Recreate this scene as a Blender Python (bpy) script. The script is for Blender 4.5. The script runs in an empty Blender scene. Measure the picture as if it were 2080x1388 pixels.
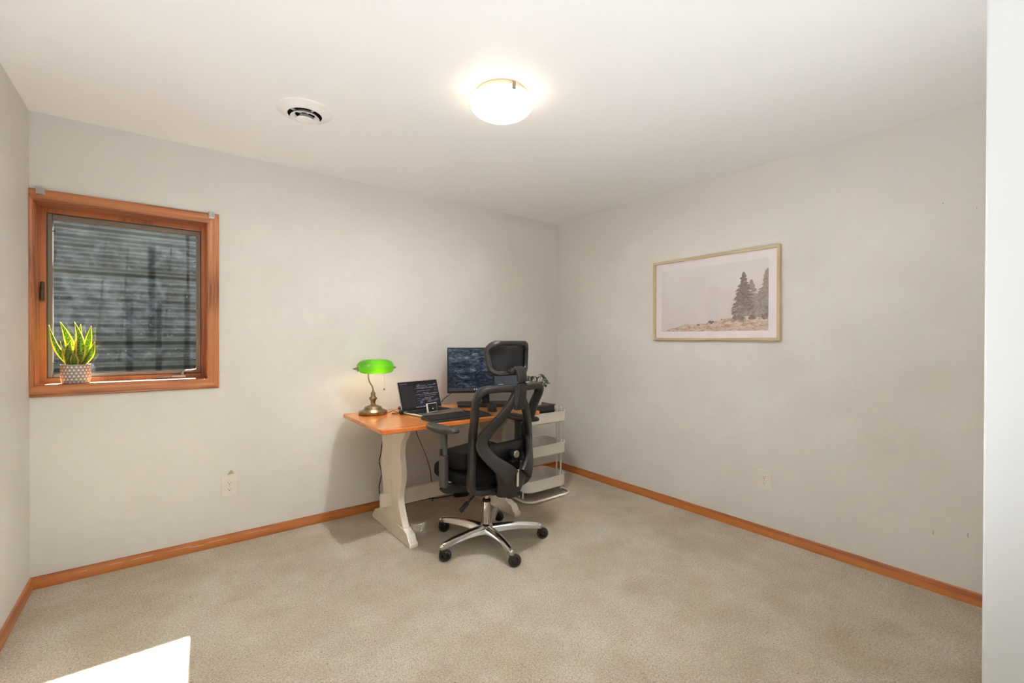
import bpy, bmesh, math, random
from mathutils import Vector, Matrix, Euler
random.seed(7)
R = math.radians
SC = bpy.context.scene
COL = SC.collection

# ------------------------------------------------------------------ camera
F_PX, YAW, PITCH, ROLL = 914.573, 0.65599, 0.00483, 0.002824
CAM = Vector((-3.1196, -3.3092, 1.2851))
cd = bpy.data.cameras.new('camera')
cd.sensor_fit = 'HORIZONTAL'; cd.sensor_width = 36.0; cd.lens = F_PX / 2080 * 36.0
cd.clip_start = 0.01; cd.clip_end = 200
cam = bpy.data.objects.new('camera', cd); COL.objects.link(cam)
fwd = Vector((math.sin(YAW)*math.cos(PITCH), math.cos(YAW)*math.cos(PITCH), -math.sin(PITCH)))
rgt = Vector((math.cos(YAW), -math.sin(YAW), 0)); up = rgt.cross(fwd)
r2 = rgt*math.cos(ROLL) + up*math.sin(ROLL); u2 = up*math.cos(ROLL) - rgt*math.sin(ROLL)
m = Matrix((r2, u2, -fwd)).transposed().to_4x4(); m.translation = CAM
cam.matrix_world = m
SC.camera = cam

# ------------------------------------------------------------------ world, sun, big lights, exposure
SC.view_settings.view_transform = 'Standard'; SC.view_settings.look = 'None'
SC.view_settings.gamma = 1.0; SC.view_settings.use_curve_mapping = False
SC.view_settings.exposure = 0.70
SCREEN_E = 2.0**-0.70                        # screens keep their own brightness at this exposure
SC.cycles.max_bounces = 16; SC.cycles.diffuse_bounces = 10
w = bpy.data.worlds.new('sky'); SC.world = w; w.use_nodes = True
nt = w.node_tree; nt.nodes.clear()
sk = nt.nodes.new('ShaderNodeTexSky'); sk.sky_type = 'NISHITA'; sk.sun_disc = False
sk.sun_elevation = R(49); sk.sun_rotation = R(4)
bg = nt.nodes.new('ShaderNodeBackground'); bg.inputs[1].default_value = 0.07
wo = nt.nodes.new('ShaderNodeOutputWorld')
nt.links.new(sk.outputs[0], bg.inputs[0]); nt.links.new(bg.outputs[0], wo.inputs[0])

def light(name, kind, loc, energy, color=(1, 1, 1), direction=None, **kw):
    l = bpy.data.lights.new(name, kind); l.energy = energy; l.color = color
    for k, v in kw.items(): setattr(l, k, v)
    o = bpy.data.objects.new(name, l); COL.objects.link(o); o.location = loc
    if direction is not None:
        o.rotation_euler = Vector(direction).to_track_quat('-Z', 'Y').to_euler()
    return o
# sun over the rim of the window well, down through the window onto the carpet
light('sun', 'SUN', (-3, 6, 8), 62.0, (1.0, 0.975, 0.95), (-0.068, -1.0, -1.15), angle=R(0.6))
# two added fill spots without fixtures, standing in for a flash bounced off the ceiling
FILL_L, FILL_R, FILL_C = 70.0, 14.0, (0.945, 0.985, 1.05)
light('ceiling_fill_spot', 'SPOT', (-2.80, -2.70, 0.3), FILL_L, FILL_C, (0.16, 0.20, 1.0), spot_size=R(126), spot_blend=0.8, shadow_soft_size=0.15)
light('ceiling_fill_spot', 'SPOT', (-1.7, -3.0, 0.8), FILL_R, FILL_C, (0.15, 0.20, 1.0), spot_size=R(150), spot_blend=1.0, shadow_soft_size=0.15)
LAMP_E = 2.3                                  # bulb of the green desk lamp
BULB_E, BULB_C, BOWL_E = 0.35, (1.0, .95, .88), 2700.0      # used by the ceiling lamp's builder
HALL_FILL_E, HALL_FILL_C = 13.0, (0.95, 0.98, 1.02)
# added fill lights in an invented hall behind the doorway, out of view
for (hx, hy) in ((-2.4, -4.2), (-1.0, -4.5)):
    light('hall_fill_light', 'AREA', (hx, hy, 2.405), HALL_FILL_E, HALL_FILL_C, (0, 0, -1), shape='RECTANGLE', size=.6, size_y=1.2)

# ------------------------------------------------------------------ small helpers
def lin(c):
    return tuple((v/255/12.92 if v/255 <= .04045 else ((v/255+.055)/1.055)**2.4) for v in c) + (1.0,)
def tag(o, label, cat, group=None):
    o['label'] = label; o['category'] = cat
    if group: o['group'] = group
    return o
def struct(o): o['kind'] = 'structure'; return o
def empty(name, loc=(0, 0, 0), rz=0.0, label=None, cat=None, group=None):
    o = bpy.data.objects.new(name, None); COL.objects.link(o)
    o.empty_display_size = 0.05; o.location = loc; o.rotation_euler = (0, 0, rz)
    if label: tag(o, label, cat, group)
    return o

class MB:
    """collects geometry; build() links it as one mesh object"""
    def __init__(s): s.v = []; s.f = []; s.mi = []; s.uv = {}
    def add(s, vs, fs, mi=0):
        b = len(s.v); s.v += [tuple(p) for p in vs]
        for f in fs: s.f.append(tuple(i+b for i in f)); s.mi.append(mi)
        return s
    def box(s, c, d, mi=0, rz=0.0, rot=None, bev=0.0, seg=2):
        bm = bmesh.new(); bmesh.ops.create_cube(bm, size=1.0)
        for v in bm.verts: v.co = Vector((v.co.x*d[0], v.co.y*d[1], v.co.z*d[2]))
        if bev > 0:
            bmesh.ops.bevel(bm, geom=bm.edges[:], offset=bev, segments=seg, profile=.5, affect='EDGES')
        M = Matrix.Translation(c) @ (rot.to_4x4() if rot is not None else Matrix.Rotation(rz, 4, 'Z'))
        bm.verts.ensure_lookup_table(); bm.verts.index_update()
        s.add([M @ v.co for v in bm.verts], [[v.index for v in f.verts] for f in bm.faces], mi)
        bm.free(); return s
    def rbox(s, c, d, r, h_axis='z', n=6, mi=0, rot=None, edge=0.0):
        """rounded rectangle extruded along h_axis; edge = small chamfer top and bottom"""
        ax = {'z': (0, 1, 2), 'y': (0, 2, 1), 'x': (1, 2, 0)}[h_axis]
        a, b, h = d[ax[0]]/2, d[ax[1]]/2, d[ax[2]]/2
        ring = rrect(a*2, b*2, r, n)
        levels = [(-h, -edge), (-h+edge, 0), (h-edge, 0), (h, -edge)] if edge > 0 else [(-h, 0), (h, 0)]
        vs = []
        for (z, ins) in levels:
            for (x, y) in ring:
                k1 = (a+ins)/a; k2 = (b+ins)/b
                p = [0, 0, 0]; p[ax[0]] = x*k1; p[ax[1]] = y*k2; p[ax[2]] = z
                p = Vector(p)
                if rot is not None: p = rot @ p
                vs.append(p + Vector(c))
        N = len(ring); fs = []
        for l in range(len(levels)-1):
            for i in range(N):
                j = (i+1) % N; fs.append((l*N+i, l*N+j, (l+1)*N+j, (l+1)*N+i))
        fs.append(tuple(reversed(range(N)))); fs.append(tuple((len(levels)-1)*N+i for i in range(N)))
        return s.add(vs, fs, mi)
    def lathe(s, prof, n=32, c=(0, 0, 0), axis='z', mi=0, cap=True, rot=None):
        vs = []; fs = []
        for (r, z) in prof:
            for i in range(n):
                a = 2*math.pi*i/n
                p = {'z': (r*math.cos(a), r*math.sin(a), z), 'y': (r*math.cos(a), z, r*math.sin(a)), 'x': (z, r*math.cos(a), r*math.sin(a))}[axis]
                p = Vector(p)
                if rot is not None: p = rot @ p
                vs.append(p + Vector(c))
        for k in range(len(prof)-1):
            for i in range(n):
                j = (i+1) % n; fs.append((k*n+i, k*n+j, (k+1)*n+j, (k+1)*n+i))
        if cap:
            fs.append(tuple(reversed(range(n)))); fs.append(tuple((len(prof)-1)*n+i for i in range(n)))
        return s.add(vs, fs, mi)
    def tube(s, pts, r, n=8, mi=0, closed=False, section=None, upv=(0, 0, 1), cap=True):
        """sweep a circle (or section list of (a,b)) along pts; r float or list"""
        pts = [Vector(p) for p in pts]; N = len(pts); vs = []; fs = []
        rs = r if isinstance(r, (list, tuple)) else [r]*N
        sec = section or [(math.cos(2*math.pi*i/n), math.sin(2*math.pi*i/n)) for i in range(n)]
        n = len(sec); U = Vector(upv)
        for k, p in enumerate(pts):
            if closed: t = pts[(k+1) % N] - pts[k-1]
            else: t = pts[min(k+1, N-1)] - pts[max(k-1, 0)]
            t.normalize()
            a = U.cross(t)
            if a.length < 1e-4: a = Vector((1, 0, 0)).cross(t)
            if a.length < 1e-4: a = Vector((0, 1, 0)).cross(t)
            a.normalize(); b = t.cross(a)
            for (x, y) in sec: vs.append(p + a*x*rs[k] + b*y*rs[k])
        for k in range(N if closed else N-1):
            q = (k+1) % N
            for i in range(n):
                j = (i+1) % n; fs.append((k*n+i, k*n+j, q*n+j, q*n+i))
        if cap and not closed:
            fs.append(tuple(reversed(range(n)))); fs.append(tuple((N-1)*n+i for i in range(n)))
        return s.add(vs, fs, mi)
    def prism(s, poly, lo, hi, axis='x', mi=0):
        """extrude 2D polygon along axis: x -> (y,z), y -> (x,z), z -> (x,y)"""
        def P(a, b, h): return {'x': (h, a, b), 'y': (a, h, b), 'z': (a, b, h)}[axis]
        N = len(poly)
        vs = [P(a, b, lo) for a, b in poly] + [P(a, b, hi) for a, b in poly]
        fs = [(i, (i+1) % N, N+(i+1) % N, N+i) for i in range(N)] + [tuple(reversed(range(N))), tuple(range(N, 2*N))]
        return s.add(vs, fs, mi)
    def grid(s, fn, nu, nv, mi=0):
        vs = [fn(i/nu, j/nv) for j in range(nv+1) for i in range(nu+1)]
        fs = [(j*(nu+1)+i, j*(nu+1)+i+1, (j+1)*(nu+1)+i+1, (j+1)*(nu+1)+i) for j in range(nv) for i in range(nu)]
        return s.add(vs, fs, mi)
    def build(s, name, mats, parent=None, smooth=None, loc=None, bevel=0, subd=0, solid=0):
        me = bpy.data.meshes.new(name); me.from_pydata(s.v, [], s.f)
        bm = bmesh.new(); bm.from_mesh(me); bmesh.ops.recalc_face_normals(bm, faces=bm.faces[:]); bm.to_mesh(me); bm.free()
        mats = mats if isinstance(mats, (list, tuple)) else [mats]
        for m_ in mats: me.materials.append(m_)
        for p, i in zip(me.polygons, s.mi): p.material_index = i
        o = bpy.data.objects.new(name, me); COL.objects.link(o)
        if parent is not None: o.parent = parent
        if loc is not None: o.location = loc
        if smooth is not None:
            me.set_sharp_from_angle(angle=R(smooth))
            me.polygons.foreach_set('use_smooth', [True]*len(me.polygons))
        if solid:
            md = o.modifiers.new('solid', 'SOLIDIFY'); md.thickness = solid; md.offset = 0
        if bevel:
            md = o.modifiers.new('bevel', 'BEVEL'); md.width = bevel; md.segments = 2; md.limit_method = 'ANGLE'
        if subd:
            md = o.modifiers.new('subd', 'SUBSURF'); md.levels = subd; md.render_levels = subd
        return o

def rrect(w_, h_, r, n=6):
    out = []
    for (cx, cy, a0) in ((w_/2-r, h_/2-r, 0), (-w_/2+r, h_/2-r, 90), (-w_/2+r, -h_/2+r, 180), (w_/2-r, -h_/2+r, 270)):
        for k in range(n+1):
            a = R(a0 + 90*k/n); out.append((cx+r*math.cos(a), cy+r*math.sin(a)))
    return out
def spline(pts, n=8, closed=False):
    P = [Vector(p) for p in pts]; N = len(P); out = []
    for k in range(N if closed else N-1):
        if closed: a, b, c, d = P[k-1], P[k], P[(k+1) % N], P[(k+2) % N]
        else: a, b, c, d = P[max(k-1, 0)], P[k], P[k+1], P[min(k+2, N-1)]
        for i in range(n):
            t = i/n
            out.append(0.5*((2*b) + (c-a)*t + (2*a-5*b+4*c-d)*t*t + (3*b-a-3*c+d)*t**3))
    if not closed: out.append(P[-1])
    return out
def interp(tab, x):
    if x <= tab[0][0]: return tab[0][1]
    for (x0, y0), (x1, y1) in zip(tab, tab[1:]):
        if x <= x1:
            t = (x-x0)/(x1-x0); t = t*t*(3-2*t)*.5 + t*.5
            return y0+(y1-y0)*t
    return tab[-1][1]

# ------------------------------------------------------------------ materials
class NT:
    def __init__(s, name):
        s.m = bpy.data.materials.new(name); s.m.use_nodes = True; s.t = s.m.node_tree
        s.b = s.t.nodes['Principled BSDF']; s.out = s.t.nodes['Material Output']
    def n(s, kind, **kw):
        x = s.t.nodes.new('ShaderNode'+kind)
        for k, v in kw.items(): setattr(x, k, v)
        return x
    def l(s, a, b): s.t.links.new(a, b)
    def setp(s, **kw):
        for k, v in kw.items(): s.b.inputs[k.replace('_', ' ')].default_value = v
    def math(s, op, a, b=None, clamp=False):
        x = s.n('Math', operation=op, use_clamp=clamp)
        for i, q in enumerate((a, b)):
            if q is None: continue
            if isinstance(q, (int, float)): x.inputs[i].default_value = q
            else: s.l(q, x.inputs[i])
        return x.outputs[0]
    def coords(s, kind='Object', scale=(1, 1, 1), rot=(0, 0, 0)):
        tc = s.n('TexCoord'); mp = s.n('Mapping'); mp.inputs['Scale'].default_value = scale; mp.inputs['Rotation'].default_value = rot
        s.l(tc.outputs[kind], mp.inputs[0]); return mp.outputs[0]
    def noise(s, vec, scale, detail=2, rough=.5, dist=0):
        x = s.n('TexNoise'); x.inputs['Scale'].default_value = scale; x.inputs['Detail'].default_value = detail
        x.inputs['Roughness'].default_value = rough; x.inputs['Distortion'].default_value = dist
        if vec is not None: s.l(vec, x.inputs[0])
        return x.outputs[0]
    def ramp(s, fac, stops):
        x = s.n('ValToRGB'); e = x.color_ramp.elements
        e[0].position, e[0].color = stops[0][0], stops[0][1]; e[1].position, e[1].color = stops[-1][0], stops[-1][1]
        for p, c in stops[1:-1]:
            q = e.new(p); q.color = c
        s.l(fac, x.inputs[0]); return x.outputs[0]
    def mix(s, fac, a, b):
        x = s.n('Mix', data_type='RGBA')
        if isinstance(fac, (int, float)): x.inputs[0].default_value = fac
        else: s.l(fac, x.inputs[0])
        for i, q in ((6, a), (7, b)):
            if isinstance(q, tuple): x.inputs[i].default_value = q
            else: s.l(q, x.inputs[i])
        return x.outputs[2]
    def bump(s, h, strength=.3, dist=.01):
        x = s.n('Bump'); x.inputs['Strength'].default_value = strength; x.inputs['Distance'].default_value = dist
        s.l(h, x.inputs['Height']); s.l(x.outputs[0], s.b.inputs['Normal']); return x

def plain(name, rgb, rough=.5, metal=0.0, spec=None, coat=0.0, var=0.0, bump=0.0, bscale=200):
    t = NT(name); t.setp(Roughness=rough, Metallic=metal, Coat_Weight=coat)
    if spec is not None: t.setp(Specular_IOR_Level=spec)
    c = lin(rgb); v = t.coords()
    nz = t.noise(v, 14, 3)
    d = max(var, .03)
    t.l(t.ramp(nz, [(.3, tuple(x*(1-d) for x in c[:3])+(1,)), (.7, tuple(min(1, x*(1+d)) for x in c[:3])+(1,))]), t.b.inputs['Base Color'])
    if bump: t.bump(t.noise(v, bscale, 3), bump, .002)
    return t.m

def paint(name, rgb, bump, scale, blotch=.015):
    t = NT(name); v = t.coords(); c = lin(rgb)
    n1 = t.noise(v, 1.2, 3)
    t.l(t.ramp(n1, [(.3, tuple(x*(1-blotch) for x in c[:3])+(1,)), (.7, tuple(x*(1+blotch) for x in c[:3])+(1,))]), t.b.inputs['Base Color'])
    t.setp(Roughness=.62, Specular_IOR_Level=.3)
    t.bump(t.noise(v, scale, 4, .6), bump, .004)
    return t.m

def oak(name, axis, light_c=(194, 124, 76), dark_c=(132, 72, 36), rough=.32, freq=1.0):
    t = NT(name)
    sc = [55*freq, 55*freq, 55*freq]; sc['xyz'.index(axis)] = 2.2
    v = t.coords(scale=tuple(sc))
    sc2 = [9*freq, 9*freq, 9*freq]; sc2['xyz'.index(axis)] = .9
    v2 = t.coords(scale=tuple(sc2))
    fine = t.noise(v, 2.2, 4, .65, .4)
    wv = t.n('TexWave', wave_type='RINGS'); wv.inputs['Scale'].default_value = .55; wv.inputs['Distortion'].default_value = 5.0
    wv.inputs['Detail'].default_value = 3; wv.inputs['Detail Scale'].default_value = 1.0
    t.l(v2, wv.inputs[0])
    f = t.math('ADD', t.math('MULTIPLY', fine, .62), t.math('MULTIPLY', wv.outputs['Fac'], .38))
    mid = tuple((a+b)/2 for a, b in zip(light_c, dark_c)); mid = tuple(m_*.35+l_*.65 for m_, l_ in zip(mid, light_c))
    t.l(t.ramp(f, [(.25, lin(dark_c)), (.45, lin(mid)), (.7, lin(light_c))]), t.b.inputs['Base Color'])
    t.setp(Roughness=rough, Coat_Weight=.25, Coat_Roughness=.2)
    t.bump(fine, .12, .002)
    return t.m

M = {}
M['wall'] = paint('wall_paint', (222, 219, 213), .10, 160)
M['ceil'] = paint('ceiling_paint', (243, 243, 242), .22, 110, .01)
M['white_trim'] = paint('white_trim_paint', (214, 215, 214), .02, 200)
for a in 'xyz': M['oak_'+a] = oak('oak_trim_'+a, a)
for a in 'xyz': M['base_'+a] = oak('oak_baseboard_'+a, a, (188, 114, 56), (138, 75, 33))
M['desk'] = oak('varnished_pine', 'x', (226, 144, 76), (202, 110, 48), .14, .6)
M['cream'] = plain('cream_painted_wood', (226, 217, 200), .5, var=.04, bump=.1, bscale=60)
M['black'] = plain('black_plastic', (22, 22, 22), .4)
M['blackgloss'] = plain('glossy_black_plastic', (10, 10, 10), .12)
M['grey'] = plain('charcoal_plastic', (35, 32, 30), .42, bump=.05, bscale=900)
M['greyarm'] = plain('grey_arm_post', (74, 72, 70), .4)
M['fabric'] = plain('black_fabric', (16, 15, 15), .85, spec=.2, var=.2, bump=.4, bscale=700)
M['rubber'] = plain('black_rubber', (40, 38, 36), .35)
M['cable'] = plain('black_cable', (26, 22, 18), .5)
M['chrome'] = plain('polished_aluminium', (222, 220, 215), .14, 1.0)
M['silver'] = plain('satin_silver', (190, 188, 182), .35, 1.0)
M['white_metal'] = plain('white_powder_coat', (228, 222, 213), .35)
M['white_plastic'] = plain('white_plastic', (226, 220, 211), .4)
M['ceramic'] = plain('white_ceramic', (232, 226, 218), .3)
M['vent'] = plain('vent_white', (240, 239, 236), .4)
M['nickel'] = plain('brushed_nickel', (168, 160, 148), .35, 1.0)
M['bronze'] = plain('bronze_hardware', (96, 82, 66), .45, .6)
M['alu_grey'] = plain('taupe_window_frame', (138, 126, 112), .5)
M['dark'] = plain('duct_shade_black', (8, 6, 5), .9)
M['slot'] = plain('outlet_slot', (50, 44, 38), .7)
M['soil'] = plain('potting_soil', (52, 38, 28), .95, var=.4, bump=.8, bscale=120)
M['galv'] = None

def brass():
    t = NT('antique_brass'); v = t.coords(); n1 = t.noise(v, 60, 4)
    t.l(t.ramp(n1, [(.3, lin((126, 112, 86))), (.7, lin((164, 149, 118)))]), t.b.inputs['Base Color'])
    t.setp(Metallic=1.0, Roughness=.36); return t.m
M['brass'] = brass()

def carpet():
    t = NT('beige_carpet'); v = t.coords()
    fine = t.noise(v, 230, 2, .7); mid = t.noise(v, 110, 3, .7); speck = t.noise(v, 105, 1, .4)
    big = t.noise(v, 1.6, 4, .55); patch = t.noise(v, 5.0, 3, .6)
    f = t.math('ADD', t.math('MULTIPLY', fine, .5), t.math('MULTIPLY', mid, .5))
    c = t.ramp(f, [(.34, lin((152, 138, 116))), (.5, lin((208, 198, 180))), (.66, lin((240, 233, 220)))])
    dk = t.math('MULTIPLY', t.math('SUBTRACT', speck, .66, True), 6.0, True)
    c = t.mix(dk, c, lin((118, 100, 78)))
    bz = t.ramp(t.math('ADD', t.math('MULTIPLY', big, .55), t.math('MULTIPLY', patch, .45)), [(.38, lin((230, 221, 204))), (.60, lin((255, 253, 249)))])
    mx = t.n('Mix', data_type='RGBA', blend_type='MULTIPLY'); mx.inputs[0].default_value = 1.0
    t.l(c, mx.inputs[6]); t.l(bz, mx.inputs[7])
    # a faint orange stain on the carpet in front of the trolley
    tc = t.n('TexCoord'); sp = t.n('VectorMath', operation='DISTANCE'); t.l(tc.outputs['Object'], sp.inputs[0]); sp.inputs[1].default_value = (-0.72, -0.92, 0)
    st = t.math('MULTIPLY', t.math('SUBTRACT', 1.0, t.math('DIVIDE', sp.outputs['Value'], .36), True), t.noise(v, 9, 3))
    st = t.math('MULTIPLY', st, .75, True)
    c2 = t.mix(st, mx.outputs[2], lin((206, 164, 124)))
    t.l(c2, t.b.inputs['Base Color'])
    t.setp(Roughness=.95, Specular_IOR_Level=.1, Sheen_Weight=.2, Sheen_Roughness=.5)
    t.bump(f, 1.0, .014); return t.m
M['carpet'] = carpet()

def mixshader(t, fac, a, b):
    x = t.n('MixShader')
    if isinstance(fac, (int, float)): x.inputs[0].default_value = fac
    else: t.l(fac, x.inputs[0])
    t.l(a, x.inputs[1]); t.l(b, x.inputs[2]); return x.outputs[0]

def mesh_fabric(name, op, rgb):
    t = NT(name); v = t.coords()
    n1 = t.noise(v, 350, 2)
    t.l(t.ramp(n1, [(.3, lin(tuple(x*.7 for x in rgb))), (.7, lin(rgb))]), t.b.inputs['Base Color']); t.setp(Roughness=.8)
    tr = t.n('BsdfTransparent')
    t.l(mixshader(t, op, tr.outputs[0], t.b.outputs[0]), t.out.inputs[0]); return t.m
M['mesh'] = mesh_fabric('seat_back_mesh', .50, (26, 21, 17))
M['mesh_dense'] = mesh_fabric('headrest_mesh', .95, (14, 12, 10))

def facing(t):
    lw = t.n('LayerWeight'); lw.inputs[0].default_value = .5
    return t.math('ADD', t.math('MULTIPLY', t.math('POWER', lw.outputs['Facing'], 5.0), .9), .03, True)
def window_glass():
    t = NT('dusty_window_glass'); v = t.coords()
    gl = t.n('BsdfGlossy'); gl.inputs['Roughness'].default_value = .02
    tr = t.n('BsdfTransparent'); tr.inputs[0].default_value = (.90, .94, .95, 1)
    base = mixshader(t, facing(t), tr.outputs[0], gl.outputs[0])
    di = t.n('BsdfDiffuse'); di.inputs[0].default_value = lin((200, 214, 226)); tl = t.n('BsdfTranslucent'); tl.inputs[0].default_value = lin((200, 214, 226))
    dirt = mixshader(t, .5, di.outputs[0], tl.outputs[0])
    sp = t.math('MULTIPLY', t.math('SUBTRACT', t.noise(v, 120, 2, .6), .65, True), .48)
    sm = t.math('MULTIPLY', t.math('SUBTRACT', t.noise(v, 9, 5, .7, 1.2), .47, True), .042)
    f = t.math('ADD', t.math('ADD', sp, sm), .0015, True)
    t.l(mixshader(t, f, base, dirt), t.out.inputs[0]); return t.m
M['glass'] = window_glass()

def clear_glass():
    t = NT('picture_glass'); gl = t.n('BsdfGlossy'); gl.inputs['Roughness'].default_value = .015
    tr = t.n('BsdfTransparent')
    v = t.coords(); nz = t.noise(v, 2.5, 1); bp = t.n('Bump'); bp.inputs['Strength'].default_value = .02; t.l(nz, bp.inputs['Height']); t.l(bp.outputs[0], gl.inputs['Normal'])
    t.l(mixshader(t, facing(t), tr.outputs[0], gl.outputs[0]), t.out.inputs[0]); return t.m
M['pglass'] = clear_glass()

def galv():
    t = NT('galvanised_corrugated_steel'); v = t.coords(); n1 = t.noise(v, 7, 5, .65); n2 = t.noise(t.coords(scale=(1, 1, .12)), 14, 3)
    c = t.ramp(n1, [(.3, lin((80, 82, 80))), (.7, lin((124, 127, 124)))])
    # dark streaks running down the sheet at fixed places
    tc = t.n('TexCoord'); sx = t.n('SeparateXYZ'); t.l(tc.outputs['Object'], sx.inputs[0])
    tot = None
    for (x, z0, z1, wd) in STREAKS:
        a = t.math('SUBTRACT', 1.0, t.math('DIVIDE', t.math('ABSOLUTE', t.math('SUBTRACT', t.math('ADD', sx.outputs[0], t.math('MULTIPLY', n2, .02)), x+.01)), wd), True)
        b = t.math('MULTIPLY', t.math('SUBTRACT', sx.outputs[2], z0), 12.0, True); d = t.math('MULTIPLY', t.math('SUBTRACT', z1, sx.outputs[2]), 12.0, True)
        q = t.math('MULTIPLY', t.math('MULTIPLY', t.math('MULTIPLY', a, 1.8, True), b), d)
        tot = q if tot is None else t.math('MAXIMUM', tot, q)
    c = t.mix(t.math('MULTIPLY', tot, .9), c, lin((30, 29, 24)))
    t.l(c, t.b.inputs['Base Color']); t.setp(Roughness=.55, Metallic=.25); return t.m
STREAKS = [(x+3.29, z0-.7, z1-.7, wd) for x, z0, z1, wd in [(-3.20, 1.22, 2.05, .03), (-3.33, 0.95, 1.62, .028), (-3.16, .95, 1.62, .022), (-2.985, .95, 1.7, .026), (-2.98, 1.6, 2.2, .014)]]
M['galv'] = galv()

# ================================================================== STRUCTURE
W, H, D = 3.6676, 2.44, 3.22
WX0, WX1, WZ0, WZ1 = -3.652, -2.917, 1.040, 1.988          # window opening
# floor
b = MB(); b.add([(-4.2, -5.8, 0), (.1, -5.8, 0), (.1, 0, 0), (-4.2, 0, 0)], [(0, 1, 2, 3)])
struct(b.build('floor', M['carpet']))
# ceiling (solid slab, no duct hole cut above the vent)
b = MB(); b.box((-2.1, -2.85, H+.05), (4.4, 6.1, .1)); struct(b.build('ceiling', M['ceil']))
# back wall with the window opening
b = MB(); T = .24
b.box(((-W-.2+WX0)/2, T/2, H/2), (WX0+W+.2, T, H)); b.box(((WX1+.12)/2, T/2, H/2), (.12-WX1, T, H))
b.box(((WX0+WX1)/2, T/2, WZ0/2), (WX1-WX0, T, WZ0)); b.box(((WX0+WX1)/2, T/2, (WZ1+H)/2), (WX1-WX0, T, H-WZ1))
struct(b.build('wall_back', M['wall']))
b = MB(); b.box((.06, -2.85, H/2), (.12, 6.1, H)); struct(b.build('wall_right', M['wall']))
b = MB(); b.box((-W-.06, -D/2, H/2), (.12, D, H)); struct(b.build('wall_left', M['wall']))
# front wall with the doorway the camera looks through
DX0, DX1, DZ = -3.52, -2.025, 2.06
b = MB()
b.box(((DX1+0)/2, -D-.06, H/2), (-DX1, .12, H)); b.box(((-4.2+DX0)/2, -D-.06, H/2), (DX0+4.2, .12, H))
b.box(((DX0+DX1)/2, -D-.06, (DZ+.25+H)/2), (DX1-DX0, .12, H-DZ-.25)); struct(b.build('wall_front', M['wall']))
# white door jamb lining the opening
b = MB(); b.box((DX1+.0, -D-.06, (DZ+.25)/2), (.035, .17, DZ+.25), bev=.003); struct(b.build('trim_1', M['white_trim']))
b = MB(); b.box((DX0, -D-.06, (DZ+.25)/2), (.035, .17, DZ+.25), bev=.003); struct(b.build('trim_2', M['white_trim']))
# hallway behind the camera
b = MB(); b.box((-2.1, -5.75, H/2), (4.2, .1, H)); struct(b.build('wall_hall', M['white_trim']))
b = MB(); b.box((-4.15, -4.55, H/2), (.1, 2.5, H)); struct(b.build('wall_hall_left', M['white_trim']))
for k, (hx, hy) in enumerate(((-2.4, -4.2), (-1.0, -4.5))):  # unseen frames made up to go with the added hall fill lights
    e = empty('added_hall_panel', (hx, hy, H), 0, 'flat white panel frame added out of view behind the doorway for fill light', 'ceiling light', 'added hall fill panels')
    b = MB(); ringb = [(-.32, -.62, .64, .02), ]
    for (c, d) in (((0, -.61, -.015), (.64, .02, .03)), ((0, .61, -.015), (.64, .02, .03)), ((-.31, 0, -.015), (.02, 1.2, .03)), ((.31, 0, -.015), (.02, 1.2, .03))): b.box(c, d)
    b.build('fill_panel_frame', M['white_metal'], e)
# earth behind the walls is not seen; ground around the well
b = MB()
for (x0, x1, y0, y1) in ((-12, -4.25, T, 12), (-2.3, 8, T, 12), (-4.25, -2.3, 1.22, 12)):
    b.box(((x0+x1)/2, (y0+y1)/2, 2.0), (x1-x0, y1-y0, .1))
g = b.build('ground', plain('lawn_ground', (92, 104, 62), .9, var=.3)); struct(g)

b = MB(); E_ = .012
b.box(((-6+WX0)/2, T+E_/2, 1.0), (WX0+6, E_, 2.9)); b.box(((WX1+2)/2, T+E_/2, 1.0), (2-WX1, E_, 2.9)); b.box(((WX0+WX1)/2, T+E_/2, WZ0/2-.2), (WX1-WX0, E_, WZ0+.4)); b.box(((WX0+WX1)/2, T+E_/2, (WZ1+2.45)/2), (WX1-WX0, E_, 2.45-WZ1))
struct(b.build('wall_foundation', plain('grey_concrete', (92, 90, 86), .9, var=.15, bump=.4, bscale=40)))
# baseboards: profiled oak, each a length along its wall
def baseboard(name, length, mat, loc, rz):
    prof = [(0, 0), (-.0125, 0), (-.0125, .044), (-.0095, .050), (-.0085, .056), (-.005, .060), (0, .062)]   # (depth, z)
    b = MB(); b.prism([(d, z) for d, z in prof], 0, length, 'x')
    o = b.build(name, mat, smooth=30); o.location = loc; o.rotation_euler = (0, 0, rz); return struct(o)
bb = baseboard('baseboard_back', W, M['base_x'], (-W, 0, 0), 0)
baseboard('baseboard_right', D, M['base_x'], (0, 0, 0), R(-90))
baseboard('baseboard_left', D, M['base_x'], (-W, -D, 0), R(90))
def chips(parent_name, spots, parent):
    b = MB()
    for (x, z, l_, h_) in spots:
        n = 7; ring = [(x + l_/2*math.cos(2*math.pi*i/n)*random.uniform(.7, 1.1), z + h_/2*math.sin(2*math.pi*i/n)*random.uniform(.6, 1.1)) for i in range(n)]
        y = -.0127 if z < .044 else -.0102
        b.add([(p, y, q) for p, q in ring], [tuple(range(n))])
    return b.build('paint_chip', M['chip'], parent)
M['chip'] = plain('bare_paint_chip', (206, 176, 150), .7)
chips('c', [(.33, .041, .10, .004), (.45, .041, .12, .005), (.62, .042, .16, .005), (.70, .034, .10, .005), (.80, .040, .14, .004), (1.02, .042, .2, .003), (.2, .04, .05, .003)], bb)

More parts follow.
